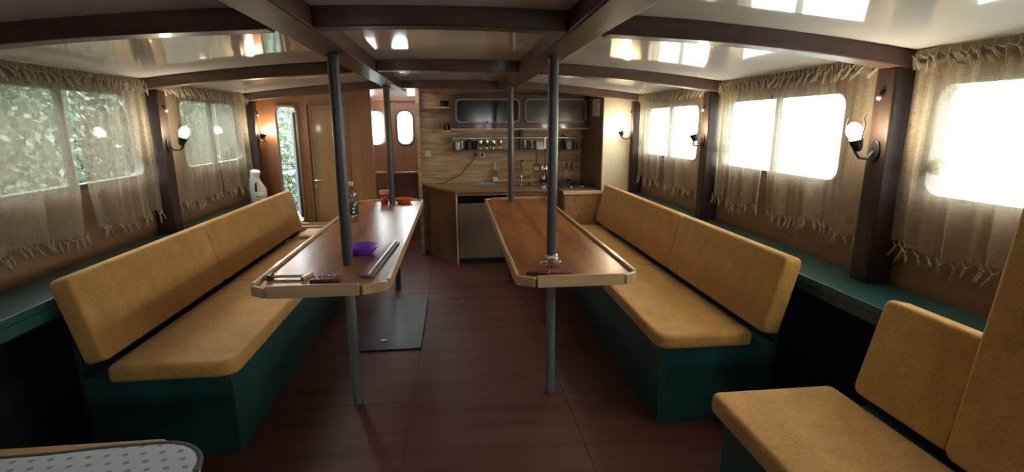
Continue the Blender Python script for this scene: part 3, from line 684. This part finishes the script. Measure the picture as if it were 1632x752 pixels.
# ================================================================== WALL LAMPS AND PEGS
def sconce(s, y, lab, zl=1.415, out=0.105):
    xf = PF[s]; t = thing('wall_lamp', (xf, y, zl - .09), lab, 'lamp', 'lit wall lamps on the posts')
    i = -s
    g = G(); g.prism([(y + .026 * math.cos(a) * (1 if abs(math.sin(a)) < .9 else .6), zl - .075 + .045 * math.sin(a)) for a in [k * 2 * math.pi / 14 for k in range(14)]], min(xf + i * .001, xf + i * .010), max(xf + i * .001, xf + i * .010), 'yz'); g.obj('back_plate', 'iron', t, 0.002)
    G().tube([(xf + i * .008, y, zl - .08), (xf + i * .035, y, zl - .108), (xf + i * .07, y, zl - .105), (xf + i * (out - .012), y, zl - .078)], .0062, 8).obj('arm', 'iron', t)
    ax = Vector((i * .35, 0, 1)).normalized()
    c = Vector((xf + i * out, y, zl))
    G().lathe(c - ax * .082, [(.010, 0), (.016, .006), (.024, .03), (.027, .052), (.021, .054), (.016, .03)], 16, axis=ax, cap=False).obj('cup', 'iron', t); cup = [c_ for c_ in t.children if c_.name.startswith('cup')][0]
    g = G(); g.lathe(c - ax * .05, [(.010, 0), (.013, .012), (.022, .028), (.029, .048), (.027, .066), (.017, .081), (.005, .089)], 18, axis=ax); g.obj('bulb', 'bulb', cup)
    for q in (-1, 1):
        G().tube([c - ax * .06 + Vector((0, q * .018, 0)), c + Vector((i * .0, q * .044, -.01)), c + Vector((0, q * .052, .03)), c + Vector((0, q * .043, .055)), c + Vector((0, q * .055, .068))], [.003, .0028, .0024, .002, .001], 6).obj('wire_leaf', 'iron', t)
    # pale wooden peg above the lamp
    h = thing('wall_peg', (xf, y, zl + .13), 'small dark peg with pale tip above the ' + lab.split('lit ')[1], 'peg', 'pegs above the lamps')
    G().tube([(xf + i * .001, y, zl + .165), (xf + i * .012, y, zl + .16), (xf + i * .016, y, zl + .138)], .005, 8).obj('hook', 'iron', h)
    G().sphere((xf + i * .018, y, zl + .134), .010, 10).obj('tip', 'bone', h)
sconce(1, 1.97, 'lit wall lamp on the nearest right post')
sconce(1, 3.48, 'lit wall lamp on the middle right post', 1.41, 0.085)
sconce(1, 4.985, 'lit wall lamp beside the cream partition', 1.415, 0.12)
sconce(-1, 3.48, 'lit wall lamp on the post between left windows', 1.41)
sconce(-1, 5.0, 'lit wall lamp beside the open doorway', 1.41, 0.06)

# ================================================================== KITCHEN
wt = G(); wt.prism([(-0.375, 5.948), (-0.375, 5.86), (-0.02, 5.24), (1.05, 5.24), (1.05, 4.99), (1.448, 4.99), (1.448, 5.073), (1.45, 5.948)], 0.77, 0.80)
tag(recenter(wt.obj('worktop', 'worktop', None, 0.004)), 'brown laminate kitchen worktop with angled left corner', 'worktop')
def base_cabinet():
    t = thing('base_cabinet', (0.45, 5.6, 0.001), 'brown kitchen base cabinet with dark open slot above its door', 'cabinet')
    G().box(-0.015, 0.005, 5.29, 5.945, 0.001, 0.769).obj('side_panel', 'palewood', t, 0.002)
    G().box(0.52, 0.54, 5.31, 5.945, 0.001, 0.769).obj('side_panel', 'cabside', t)
    G().box(0.006, 0.519, 5.90, 5.92, 0.06, 0.769).obj('back_panel', 'black', t)
    G().box(0.006, 0.519, 5.31, 5.90, 0.06, 0.08).obj('bottom_board', 'cabside', t)
    G().box(0.006, 1.046, 5.285, 5.302, 0.735, 0.769).obj('top_rail', 'worktop', t)
    G().box(0.012, 0.515, 5.29, 5.308, 0.075, 0.655).obj('door', 'cabdoor', t, 0.003)
    G().box(0.545, 0.79, 5.29, 5.308, 0.09, 0.728).obj('door', 'drawer', t, 0.003)
    G().box(0.795, 1.044, 5.29, 5.308, 0.09, 0.728).obj('door', 'drawer', t, 0.003)
    G().box(0.006, 1.044, 5.34, 5.355, 0.001, 0.07).obj('toe_kick', 'black', t)
    G().hull8([(-0.33, 5.84, .001), (-0.022, 5.305, .001), (-0.016, 5.325, .001), (-0.31, 5.85, .001), (-0.33, 5.84, .768), (-0.022, 5.305, .768), (-0.016, 5.325, .768), (-0.31, 5.85, .768)]).obj('angled_panel', 'cabside', t)  # light wood panel given a darker brown to paint in its shadow
base_cabinet()
t = thing('stove_cabinet', (1.25, 5.2, 0.001), 'low stove cabinet with burl end panel at the end of the right bench', 'cabinet')
G().box(1.055, 1.075, 4.975, 5.27, 0.001, 0.769).obj('side_panel', 'cabside', t)
G().box(1.076, 1.447, 4.975, 4.990, 0.001, 0.769).obj('end_panel', 'burl', t)
G().box(1.046, 1.449, 4.950, 4.988, 0.772, 0.806).obj('edge_strip', 'palewood', t, 0.004)
# upper cabinet
t = thing('upper_cabinet', (0.70, 5.8, 1.405), 'dark brown wall cabinet with two rounded framed doors over the kitchen', 'cabinet')
G().box(-0.045, 1.452, 5.66, 5.945, 1.405, 1.765).obj('body', 'cabinet', t, 0.003)
for k, (a, b, gm) in enumerate(((0.008, 0.70, 'darkglass'), (0.752, 1.43, 'reflglass'))):
    d = G().prism(rrect(a - .012, b + .012, 1.458, 1.735, .06), 5.648, 5.659, 'xz').obj('door', 'cabinet', t, 0.002)
    ring(rrect(a, b, 1.47, 1.722, .055), rrect(a + .017, b - .017, 1.487, 1.705, .042), 5.636, 5.648, 'xz').obj('moulding', 'doorring', d)
    G().prism(rrect(a + .018, b - .018, 1.488, 1.704, .041), 5.643, 5.6475, 'xz').obj('panel', gm, d)
    if k == 0: G().sphere((0.35, 5.628, 1.478), .012, 12).obj('knob', 'brass', d)
G().box(-0.045, 1.452, 5.645, 5.659, 1.395, 1.412).obj('light_rail', 'palewood', t)
# glass shelf
t = thing('glass_shelf', (0.70, 5.87, 1.155), 'wooden wall shelf with metal rail holding glasses over the worktop', 'shelf')
G().box(-0.045, 1.40, 5.79, 5.945, 1.155, 1.175).obj('shelf_board', 'cabside', t, 0.002)
G().cyl((-0.035, 5.80, 1.305), (1.452, 5.80, 1.305), .006, 10).obj('rail', 'steel', t)
G().box(-0.045, -0.030, 5.79, 5.945, 1.1755, 1.315).obj('end_bracket', 'cabside', t)
G().box(0.718, 0.755, 5.80, 5.945, 1.1755, 1.395).obj('divider', 'cabinet', t, 0.003)
ZS = 1.1755
def vessel(name, x, y, z, prof, mat, lab, cat, grp, seg=18, scale=1.0):
    g = G().lathe((x, y, z), [(r * scale, h * scale) for r, h in prof], seg)
    return tag(recenter(g.obj(name, mat)), lab, cat, grp)
TUM = [(.026, 0), (.028, .004), (.033, .10), (.031, .10), (.0255, .006), (.002, .006)]
GOB = [(.032, 0), (.030, .003), (.006, .008), (.005, .03), (.024, .045), (.031, .07), (.028, .105), (.026, .105), (.028, .07), (.003, .05)]
MUG = [(.030, 0), (.034, .004), (.035, .085), (.032, .085), (.030, .008), (.002, .008)]
gl = 'glassware on the kitchen shelf'
vessel('mug', 0.022, 5.85, ZS, MUG, 'white', 'small white mug at the left end of the glass shelf', 'mug', gl)
vessel('tumbler', 0.088, 5.85, ZS, TUM, 'tumbler', 'clear tumbler next to the white mug on the shelf', 'glass', gl)
vessel('jar', 0.150, 5.85, ZS, [(.03, 0), (.03, .09), (.022, .1), (.022, .112)], 'labeldark', 'dark jar on the left part of the glass shelf', 'jar', gl)
vessel('tumbler', 0.214, 5.85, ZS, TUM, 'smoked', 'smoked glass tumbler right of the dark jar', 'glass', gl)
for k, (x, dsc) in enumerate(((0.278, 'first'), (0.350, 'second'), (0.425, 'third'), (0.503, 'fourth'))):
    vessel('goblet', x, 5.84 + .01 * (k % 2), ZS, GOB, 'tumbler', 'stemmed glass goblet, %s of four left of the shelf pole' % dsc, 'glass', gl)
vessel('tumbler', 0.79, 5.85, ZS, TUM, 'tumbler', 'clear tumbler just right of the shelf divider', 'glass', gl)
vessel('tumbler', 0.868, 5.85, ZS, TUM, 'tumbler', 'clear tumbler second right of the shelf divider', 'glass', gl)
t = thing('plate_rack', (0.96, 5.86, ZS), 'small wire plate rack on the glass shelf', 'rack')
G().box(0.915, 1.005, 5.82, 5.90, ZS, ZS + .008).obj('base', 'steel', t)
for k in range(6): G().tube([(0.922 + k * .0152, 5.83, ZS + .008), (0.922 + k * .0152, 5.835, ZS + .085), (0.922 + k * .0152, 5.885, ZS + .085), (0.922 + k * .0152, 5.89, ZS + .008)], .0022, 6).obj('wire', 'steel', t)
vessel('bottle', 1.225, 5.87, ZS, [(.020, 0), (.021, .004), (.021, .09), (.009, .115), (.009, .15), (.011, .152), (.011, .165)], 'labeldark', 'small dark bottle beside the white pot on the shelf', 'bottle', None)
vessel('pot', 1.29, 5.855, ZS, [(.030, 0), (.040, .08), (.042, .082), (.039, .083), (.030, .01), (.002, .01)], 'white', 'white pot at the right end of the glass shelf', 'pot', None)
vessel('jar', 1.365, 5.86, ZS, [(.022, 0), (.022, .07), (.017, .075), (.017, .085)], 'cabside', 'brown jar at the right end of the glass shelf', 'jar', None)
# corner shelves
for k, (x0, z, lab) in enumerate(((-0.365, 1.622, 'upper pale corner shelf left of the wall cabinet'), (-0.24, 1.37, 'lower pale corner shelf left of the wall cabinet'))):
    g = G(); q = [(x0, 5.945), (x0 + .03, 5.86), (x0 + .10, 5.80), (-0.050, 5.78), (-0.050, 5.945)]
    g.prism(q, z, z + .024); tag(recenter(g.obj('corner_shelf', 'laminate', None, 0.004)), lab, 'shelf', 'corner shelves')
vessel('pot', -0.115, 5.87, 1.6465, [(.035, 0), (.040, .06), (.036, .062), (.032, .008), (.002, .008)], 'labeldark', 'small dark pot on the upper corner shelf', 'pot', None)
t = thing('speaker', (-0.16, 5.87, 1.3945), 'small pale box speaker on the lower corner shelf', 'speaker')
G().box(-0.195, -0.13, 5.845, 5.90, 1.3945, 1.475).obj('body', 'palewood', t, 0.004); G().box(-0.188, -0.137, 5.842, 5.8449, 1.402, 1.468).obj('grille', 'cabside', t)
vessel('jar', -0.088, 5.87, 1.3945, [(.028, 0), (.028, .06), (.02, .066), (.02, .072)], 'cabinet', 'dark jar right of the speaker on the lower corner shelf', 'jar', None)
# switch, sockets, cord
def wallplate(name, x, z, lab, w=.035, rock=True, pm='white'):
    t = thing(name, (x, 5.949, z), lab, 'switch' if rock else 'socket')
    G().box(x - w, x + w, 5.938, 5.9495, z - w, z + w).obj('plate', pm, t, 0.004)
    if rock: G().box(x - .02, x + .02, 5.933, 5.9375, z - .022, z + .022).obj('rocker', 'white', t, 0.002)
    else: G().lathe((x, 5.9375, z), [(.022, 0), (.022, .003), (.018, .003), (.016, -.0)], 18, axis=(0, -1, 0)).obj('socket_well', pm, t)
wallplate('light_switch', -0.312, 1.135, 'white light switch on the laminate kitchen wall')
wallplate('wall_socket', 0.225, 1.115, 'brown-edged wall socket under the glass shelf with the cord', .028, False, 'laminate')
wallplate('wall_socket', 0.30, 1.115, 'white wall socket under the glass shelf, right of the cord', .028, False)
g = G(); g.tube([(0.235, 5.925, 1.11), (0.20, 5.91, 1.06), (0.12, 5.90, 0.97), (0.04, 5.90, 0.89), (-0.06, 5.90, 0.84), (-0.14, 5.88, 0.808), (-0.22, 5.87, 0.806)], .005, 8)
tag(recenter(g.obj('power_cord', 'cord')), 'brown power cord hanging from the socket to the worktop', 'cord')
# sink, faucet
t = thing('sink', (0.80, 5.66, 0.8002), 'oval steel sink set in the worktop', 'sink')
G().lathe((0.80, 5.66, 0.8002), [(.20, 0), (.205, .004), (.195, .007), (.175, .004), (.17, .002), (.02, .0015)], 36, 1.0, 0.75).obj('bowl', 'steel', t)
G().lathe((0.80, 5.66, 0.8025), [(.02, 0), (.02, .002), (.012, .0025)], 14).obj('drain', 'iron', t)
t = thing('faucet', (0.745, 5.88, 0.8002), 'bronze mixer tap with two handles behind the sink', 'faucet')
G().lathe((0.745, 5.88, 0.8002), [(.026, 0), (.026, .008), (.013, .014), (.012, .05), (.016, .055), (.016, .075), (.011, .085)], 16).obj('body', 'chrome', t)
G().tube([(0.745, 5.88, 0.88), (0.745, 5.88, 1.02), (0.745, 5.865, 1.05), (0.745, 5.83, 1.055), (0.745, 5.80, 1.035), (0.745, 5.795, 1.0)], .010, 10).obj('spout', 'brass', t)
G().cyl((0.665, 5.88, 0.866), (0.825, 5.88, 0.866), .009, 10).obj('bridge', 'chrome', t)
for q in (-1, 1): G().lathe((0.745 + q * .08, 5.88, 0.866), [(.012, 0), (.016, .004), (.016, .018), (.010, .024)], 12, axis=(q, 0, 0)).obj('handle', 'chrome', t)
t = thing('spray_bottle', (0.442, 5.87, 0.8002), 'clear plastic bottle with pale pump top on the worktop', 'bottle')
G().lathe((0.442, 5.87, 0.8002), [(.030, 0), (.034, .005), (.034, .09), (.026, .12), (.012, .135), (.011, .15)], 18).obj('body', 'clear', t)
G().lathe((0.442, 5.87, 0.9505), [(.013, 0), (.013, .02), (.007, .024), (.006, .06), (.010, .062), (.010, .075)], 12).obj('pump', 'white', t)
G().box(0.415, 0.47, 5.834, 5.8357, 0.82, 0.87).obj('label_patch', 'white', t)
g = G(); nv = 14; rows = []
for i in range(nv + 1):
    row = []
    for j in range(nv + 1):
        u, v = i / nv - .5, j / nv - .5; rr = max(0, 1 - (u * u + v * v) * 4.2)
        row.append(g.bm.verts.new((0.30 + u * .30, 5.74 + v * .20, 0.803 + .035 * rr * (0.6 + .4 * math.sin(u * 17 + 2) * math.cos(v * 13)))))
    rows.append(row)
for i in range(nv):
    for j in range(nv): g.face([rows[i][j], rows[i + 1][j], rows[i + 1][j + 1], rows[i][j + 1]])
o = tag(recenter(g.obj('dish_cloth', 'greycloth', None, 0, 60)), 'crumpled grey dish cloth on the worktop left of the sink', 'cloth')
md = o.modifiers.new('thick', 'SOLIDIFY'); md.thickness = .003; md.offset = 1
# ladle, skimmer, hanging from the rail
t = thing('ladle', (1.0, 5.785, 0.93), 'steel ladle hanging from the shelf rail', 'ladle')
G().tube([(1.0, 5.80, 1.318), (1.0, 5.79, 1.322), (1.0, 5.784, 1.31), (1.0, 5.783, 1.25), (1.0, 5.783, 1.01)], [.003, .003, .004, .005, .004], 8).obj('handle', 'brass', t)
G().box(0.992, 1.008, 5.778, 5.782, 1.19, 1.31).obj('handle_grip', 'alu', t)
G().lathe((1.0, 5.775, 0.965), [(.004, -.040), (.022, -.034), (.036, -.016), (.040, .006), (.037, .006), (.033, -.013), (.02, -.029), (.003, -.034)], 18, axis=(0, -.8, .6)).obj('bowl', 'chrome', t)
t = thing('skimmer', (0.93, 5.93, 0.92), 'dull round skimmer hanging on the kitchen wall left of the ladle', 'skimmer')
G().cyl((0.93, 5.943, 1.0), (0.93, 5.943, 1.12), .004, 8).obj('handle', 'brass', t); G().lathe((0.93, 5.944, 0.965), [(.045, 0), (.045, .004), (.038, .008), (.003, .005)], 20, axis=(0, -1, 0)).obj('disc', 'brass', t)
for x, lab in ((1.285, 'left of the two dark knives on the wall over the stove'), (1.345, 'right of the two dark knives on the wall over the stove')):
    t = thing('knife', (x, 5.945, 0.86), lab, 'knife', 'kitchen knives'); G().box(x - .008, x + .008, 5.935, 5.946, 0.93, 1.02).obj('handle', 'iron', t, 0.002)
    G().prism([(x - .012, .93), (x - .012, .86), (x, .835), (x + .012, .86), (x + .012, .93)], 5.939, 5.941, 'xz').obj('blade', 'steel', t)
# stove and pots
t = thing('stove', (1.25, 5.55, 0.8002), 'black two-burner stove top at the right end of the worktop', 'stove')
G().box(1.075, 1.435, 5.26, 5.78, 0.8002, 0.822).obj('body', 'black', t, 0.004)
for yy in (5.40, 5.64):
    b = G().lathe((1.25, yy, 0.8222), [(.05, 0), (.05, .008), (.035, .012), (.03, .018), (.002, .018)], 20).obj('burner', 'iron', t)
    g = G(); g.bar((1.13, yy, .848), (1.37, yy, .848), .008, .008).bar((1.25, yy - .1, .848), (1.25, yy + .1, .848), .008, .008)
    for p in ((1.13, yy), (1.37, yy), (1.25, yy - .1), (1.25, yy + .1)): g.box(p[0] - .004, p[0] + .004, p[1] - .004, p[1] + .004, .8221, .848)
    g.obj('grate', 'iron', t)
for q in (0, 1): G().lathe((1.19 + q * .12, 5.259, .8125), [(.010, 0), (.010, .012), (.008, .014)], 12, axis=(0, -1, 0)).obj('knob', 'chrome', t)
t = thing('kettle', (1.005, 5.86, 0.8002), 'small steel pot with dark base beside the stove', 'pot')
G().lathe((1.01, 5.87, 0.8002), [(.045, 0), (.052, .006), (.052, .03), (.048, .035)], 20).obj('base', 'black', t); G().lathe((1.01, 5.87, 0.8354), [(.048, 0), (.048, .045), (.03, .058), (.006, .062), (.006, .075), (.002, .076)], 20).obj('body', 'steel', t)
t = thing('meter_box', (1.45, 5.29, 1.53), 'small white box mounted high on the brown kitchen side panel', 'box')
G().box(1.435, 1.4545, 5.17, 5.42, 1.53, 1.70).obj('case', 'white', t, 0.004); G().box(1.432, 1.4348, 5.19, 5.40, 1.545, 1.685).obj('cover', 'white', t, 0.001)

# ================================================================== THINGS ON TABLES AND BENCHES
Zt = 0.7655
def bowl(name, x, y, prof, mat, lab, cat):
    return tag(recenter(G().lathe((x, y, Zt), prof, 36).obj(name, mat)), lab, cat)
bowl('bowl', -0.525, 2.80, [(.055, 0), (.060, .003), (.088, .034), (.096, .042), (.094, .044), (.085, .037), (.056, .008), (.002, .007)], 'purple', 'purple plastic bowl behind the pole on the left table', 'bowl')
bowl('bowl', -0.475, 4.68, [(.050, 0), (.056, .003), (.072, .034), (.078, .040), (.074, .042), (.066, .034), (.05, .007), (.002, .006)], 'orange', 'orange plastic bowl at the far end of the left table', 'bowl')
t = thing('cup', (-0.645, 4.66, Zt), 'red cup with pale rim at the far end of the left table', 'cup')
G().lathe((-0.645, 4.66, Zt), [(.028, 0), (.030, .003), (.040, .085), (.034, .085), (.027, .008), (.002, .008)], 22).obj('body', 'redcup', t)
G().lathe((-0.645, 4.66, Zt + .0855), [(.0405, 0), (.044, .032), (.041, .033), (.036, .001)], 22, cap=False).obj('band', 'cupband', t)
for k, (a, zz) in enumerate(((-1.2, .06), (-1.9, .045), (-0.8, .04))):
    G().sphere((-0.645 + .0355 * math.cos(a), 4.66 + .0355 * math.sin(a), Zt + zz), .007, 8).obj('spot', 'white', t)
t = thing('water_bottle', (-0.757, 3.78, Zt), 'clear plastic water bottle behind the near pole on the left table', 'bottle')
bx, by = -0.752, 3.775
G().lathe((bx, by, Zt), [(.034, 0), (.040, .006), (.040, .05), (.038, .056), (.040, .062), (.040, .13), (.037, .138), (.040, .146), (.040, .20), (.030, .235), (.015, .255), (.014, .268)], 24).obj('body', 'clear', t)
G().lathe((bx, by, Zt + .055), [(.0408, 0), (.0412, .002), (.0412, .066), (.0408, .068)], 24, cap=False).obj('label_band', 'labeldark', t)
G().lathe((bx, by, Zt + .2685), [(.0165, 0), (.0165, .022), (.014, .024)], 16).obj('cap', 'label', t)
for q in range(2): G().sphere((bx + .0405 * math.cos(-1.25 + .02 * q), by + .0405 * math.sin(-1.25), Zt + .075 + q * .026), .009, 8).obj('label_mark', 'white', t)
# grooved plank
t = thing('wooden_strip', (-0.40, 2.68, Zt), 'grey wooden strip with a bright metal edge lying on the left table', 'strip')
g = G(); g.hull8([(-0.455, 2.335, Zt), (-0.392, 2.325, Zt), (-0.345, 3.02, Zt), (-0.408, 3.03, Zt), (-0.455, 2.335, Zt + .010), (-0.392, 2.325, Zt + .010), (-0.345, 3.02, Zt + .010), (-0.408, 3.03, Zt + .010)]); g.obj('board', 'grey_plank', t, 0.002)
G().bar((-0.412, 2.33, Zt + .015), (-0.366, 3.02, Zt + .015), .010, .009).obj('edge_rib', 'alu', t, 0.001)
# pliers-like clamp
t = thing('bar_clamp', (-0.77, 2.35, Zt), 'dark metal bar tool with two parallel rods on the left table', 'tool')
for dy in (0, .016): G().tube([(-0.85, 2.355 + dy, Zt + .011), (-0.70, 2.345 + dy, Zt + .011)], .0045, 8).obj('rod', 'steel', t)
G().box(-0.868, -0.848, 2.338, 2.386, Zt, Zt + .022).obj('jaw', 'iron', t, 0.002); G().hull8([(-0.712, 2.318, Zt), (-0.70, 2.312, Zt), (-0.672, 2.392, Zt), (-0.684, 2.398, Zt), (-0.712, 2.318, Zt + .018), (-0.70, 2.312, Zt + .018), (-0.672, 2.392, Zt + .018), (-0.684, 2.398, Zt + .018)]).obj('handle', 'brass', t, 0.002)
# maroon roll with chrome beads
t = thing('tool_case', (-0.585, 2.28, Zt), 'maroon case with a row of small chrome studs on the left table', 'case')
G().box(-0.655, -0.525, 2.245, 2.315, Zt, Zt + .022).obj('body', 'maroon', t, 0.006)
for k in range(6): G().sphere((-0.645 + k * .022, 2.296, Zt + .0235), .0055, 8).obj('stud', 'chrome', t)
# right table: glass ashtray and maroon folding case
t = thing('ashtray', (0.455, 2.40, Zt), 'small glass and steel ashtray by the pole on the right table', 'ashtray')
G().lathe((0.462, 2.42, Zt), [(.034, 0), (.037, .004), (.042, .026), (.036, .028), (.030, .010), (.002, .008)], 20).obj('dish', 'tumbler', t)
G().lathe((0.462, 2.42, Zt + .010), [(.024, 0), (.026, .03), (.021, .034), (.019, .012)], 16).obj('insert', 'steel', t)
G().tube([(0.425, 2.40, Zt + .02), (0.405, 2.395, Zt + .032), (0.40, 2.39, Zt + .022)], .004, 6).obj('lug', 'chrome', t)
t = thing('knife_sheath', (0.40, 2.285, Zt), 'flat dark maroon sheath along the front rim of the right table', 'sheath')
G().hull8([(0.315, 2.285, Zt), (0.41, 2.245, Zt), (0.43, 2.305, Zt), (0.318, 2.315, Zt), (0.315, 2.285, Zt + .010), (0.41, 2.245, Zt + .012), (0.43, 2.305, Zt + .012), (0.318, 2.315, Zt + .010)]).obj('tip', 'maroon', t, 0.003)
G().hull8([(0.415, 2.245, Zt), (0.52, 2.25, Zt), (0.523, 2.30, Zt), (0.435, 2.305, Zt), (0.415, 2.245, Zt + .016), (0.52, 2.25, Zt + .016), (0.523, 2.30, Zt + .016), (0.435, 2.305, Zt + .016)]).obj('handle', 'sheath', t, 0.004)
# white jug on the left ledge
t = thing('detergent_jug', (-1.735, 4.72, 0.7802), 'white plastic detergent jug with slanted cap on the left ledge', 'jug')
jx, jy = -1.735, 4.72
def sec(z, w, d, ox=0.0): return [(jx + ox + w * math.copysign(abs(math.cos(a)) ** .6, math.cos(a)), jy + d * math.copysign(abs(math.sin(a)) ** .6, math.sin(a)), z) for a in [k * 2 * math.pi / 20 for k in range(20)]]
g = G(); rings = [[g.bm.verts.new(p) for p in sec(0.7802 + z, w, .045, ox)] for z, w, ox in ((0, .062, 0), (.006, .066, 0), (.07, .066, 0), (.13, .064, 0), (.17, .050, -.012), (.215, .036, -.022), (.225, .034, -.022))]
for i in range(len(rings) - 1):
    for k in range(20): g.face([rings[i][k], rings[i][(k + 1) % 20], rings[i + 1][(k + 1) % 20], rings[i + 1][k]])
g.face(rings[0][::-1]); g.face(rings[-1]); g.obj('body', 'jug', t, 0, 50)
G().lathe((jx - .020, jy, 1.006), [(.034, 0), (.036, .01), (.040, .06), (.036, .066), (.030, .06)], 20, axis=(.28, -.25, 1)).obj('cap', 'white', t)
G().box(jx - .012, jx + .058, jy - .0478, jy - .0455, 0.795, 0.885).obj('label_patch', 'white', t, 0.001)
G().prism([(jx + .008, .886), (jx + .058, .886), (jx + .046, .945), (jx + .012, .975)], jy - .0478, jy - .0456, 'xz').obj('label_patch', 'label', t)
G().prism([(jx - .012, .888), (jx + .007, .888), (jx + .009, .975), (jx - .008, .955)], jy - .0480, jy - .0457, 'xz').obj('label_patch', 'labeldark', t)
def text(body, size, loc, rot, mat, parent):
    cu = bpy.data.curves.new('lettering', 'FONT'); cu.body = body; cu.size = size; cu.extrude = .0004; cu.align_x = 'CENTER'
    tmp = bpy.data.objects.new('tmp', cu); COL.objects.link(tmp); dg = bpy.context.evaluated_depsgraph_get()
    me = bpy.data.meshes.new_from_object(tmp.evaluated_get(dg)); bpy.data.objects.remove(tmp); me.materials.append(MAT[mat])
    o = bpy.data.objects.new('lettering', me); COL.objects.link(o); o.parent = parent; o.location = Vector(loc) - BASE[parent.name]; o.rotation_euler = rot; return o
text('Arsil', .034, (jx + .024, jy - .0484, .835), (R_(90), 0, 0), 'labeldark', t)
G().box(jx + .0, jx + .05, jy - .0486, jy - .0478, 0.812, 0.818).obj('label_line', 'labeldark', t)
# folded cloth and bench end rim
g = G().pad(rrect(-1.40, -1.17, 4.58, 4.91, .03, 4), .03, (0, 0, .4775), (1, 0, 0), (0, 1, 0), (0, 0, 1), .012, .004)
tag(recenter(g.obj('folded_cloth', 'cloth', None, 0, 50)), 'pale folded cloth at the far end of the left bench', 'cloth')
t = thing('storage_box', (-1.2, 5.0, 0.4), 'shallow wooden tray rim across the far end of the left bench', 'box')
G().box(-1.50, -1.03, 4.955, 4.975, 0.401, 0.52).obj('side_panel', 'palewood', t, 0.003); G().box(-1.50, -1.03, 5.05, 5.07, 0.401, 0.535).obj('side_panel', 'palewood', t, 0.003)
for x in (-1.50, -1.05): G().box(x, x + .02, 4.976, 5.049, 0.401, 0.52).obj('side_panel', 'palewood', t, 0.003)
G().box(-1.48, -1.05, 4.976, 5.049, 0.401, 0.41).obj('bottom_board', 'palewood', t)
# floor hatch under the left table
t = thing('floor_hatch', (-0.43, 3.7, 0.001), 'dark glossy floor hatch with pale pull handle beside the left table', 'hatch')
G().box(-0.66, -0.262, 3.21, 4.20, 0.0012, 0.012).obj('panel', 'hatch', t, 0.003)
G().box(-0.545, -0.50, 3.345, 3.362, 0.0122, 0.018).obj('handle', 'alu', t, 0.002)

# ================================================================== OUTSIDE: RAILING AND TREES
t = thing('deck_railing', (-2.3, 7.0, 0.08), 'white deck railing seen through the open doorway', 'railing')
G().cyl((-2.48, 5.6, .86), (-2.0, 7.6, .86), .022, 10).obj('rail', 'extwhite', t); G().cyl((-2.26, 6.5, .081), (-2.26, 6.5, .845), .016, 10).obj('post', 'winframe', t)
G().cyl((-2.42, 5.85, .081), (-2.42, 5.85, .845), .016, 10).obj('post', 'winframe', t)
def tree(x, y, z, h, rx, rz, nleaf, mat, lab, seedv, leaf=0.10):
    r_ = random.Random(seedv); t = thing('bank_shrub', (x, y, z), lab, 'shrub', 'shrubs on the river bank') if 'shrub' in lab else thing('bank_tree', (x, y, z), lab, 'tree', 'trees on the river bank')
    G().tube([(x, y, z - .3), (x + r_.uniform(-.2, .2), y, z + h * .3), (x + r_.uniform(-.3, .3), y + r_.uniform(-.3, .3), z + h * .75)], [.12, .09, .04], 8).obj('trunk', 'bark', t)
    vs = []; fs = []
    for k in range(nleaf):
        while True:
            p = Vector((r_.uniform(-1, 1), r_.uniform(-1, 1), r_.uniform(-1, 1)))
            if 0.25 < p.length < 1: break
        p = Vector((p.x * rx, p.y * rx, p.z * rz)) + Vector((0, 0, h * .55))
        d = Vector((r_.gauss(0, 1), r_.gauss(0, 1), r_.gauss(-.4, .7))).normalized(); w = d.orthogonal().normalized(); w.rotate(Matrix.Rotation(r_.uniform(0, 6.28), 3, d))
        l = leaf * r_.uniform(.6, 1.3); i = len(vs); vs += [p, p + d * l * .5 + w * l * .28, p + d * l, p + d * l * .5 - w * l * .28]; fs += [(i, i + 1, i + 2, i + 3)]
    me = bpy.data.meshes.new('foliage'); me.from_pydata([tuple(v) for v in vs], [], fs); me.materials.append(MAT[mat])
    o = bpy.data.objects.new('foliage', me); COL.objects.link(o); o.parent = t; o['kind'] = 'stuff'
TREES = [(-4.6, 1.2, .2, 3.2, 0.98, 1.8, 'leaf', 'dark green bank tree outside the left edge of the nearest leafy window'),
         (-4.7, 3.3, .2, 3.4, 0.98, 1.9, 'leaf2', 'pale green bank tree outside the nearest leafy window'),
         (-4.6, 5.4, .2, 3.0, 0.98, 1.8, 'leaf', 'dark green bank tree outside the far end of the nearest leafy window'),
         (-4.9, 7.6, .3, 3.4, 1.05, 1.9, 'leaf2', 'pale green bank tree outside the furthest leafy window'),
         (-5.6, 10.1, .6, 3.4, 1.15, 2.0, 'leaf', 'dark green bank tree beyond the foredeck railing'),
         (-6.5, 14.1, .9, 3.8, 1.5, 2.2, 'leaf2', 'pale green bank tree seen through the open doorway'),
         (-3.3, 9.6, -.6, 1.9, 0.85, 1.0, 'leaf', 'low dark green shrub at the water edge beyond the foredeck'),
         (-3.9, 12.3, -.5, 2.0, 1.0, 1.1, 'leaf', 'second low green shrub on the bank behind the railing'),
         (-5.4, 18.2, .2, 4.6, 2.2, 2.6, 'leaf', 'furthest dark green bank tree seen through the open doorway')]
for k, (x, y, z, h, rx, rz, mt_, lab) in enumerate(TREES): tree(x, y, z, h, rx, rz, 13000, mt_, lab, 50 + k, 0.08)
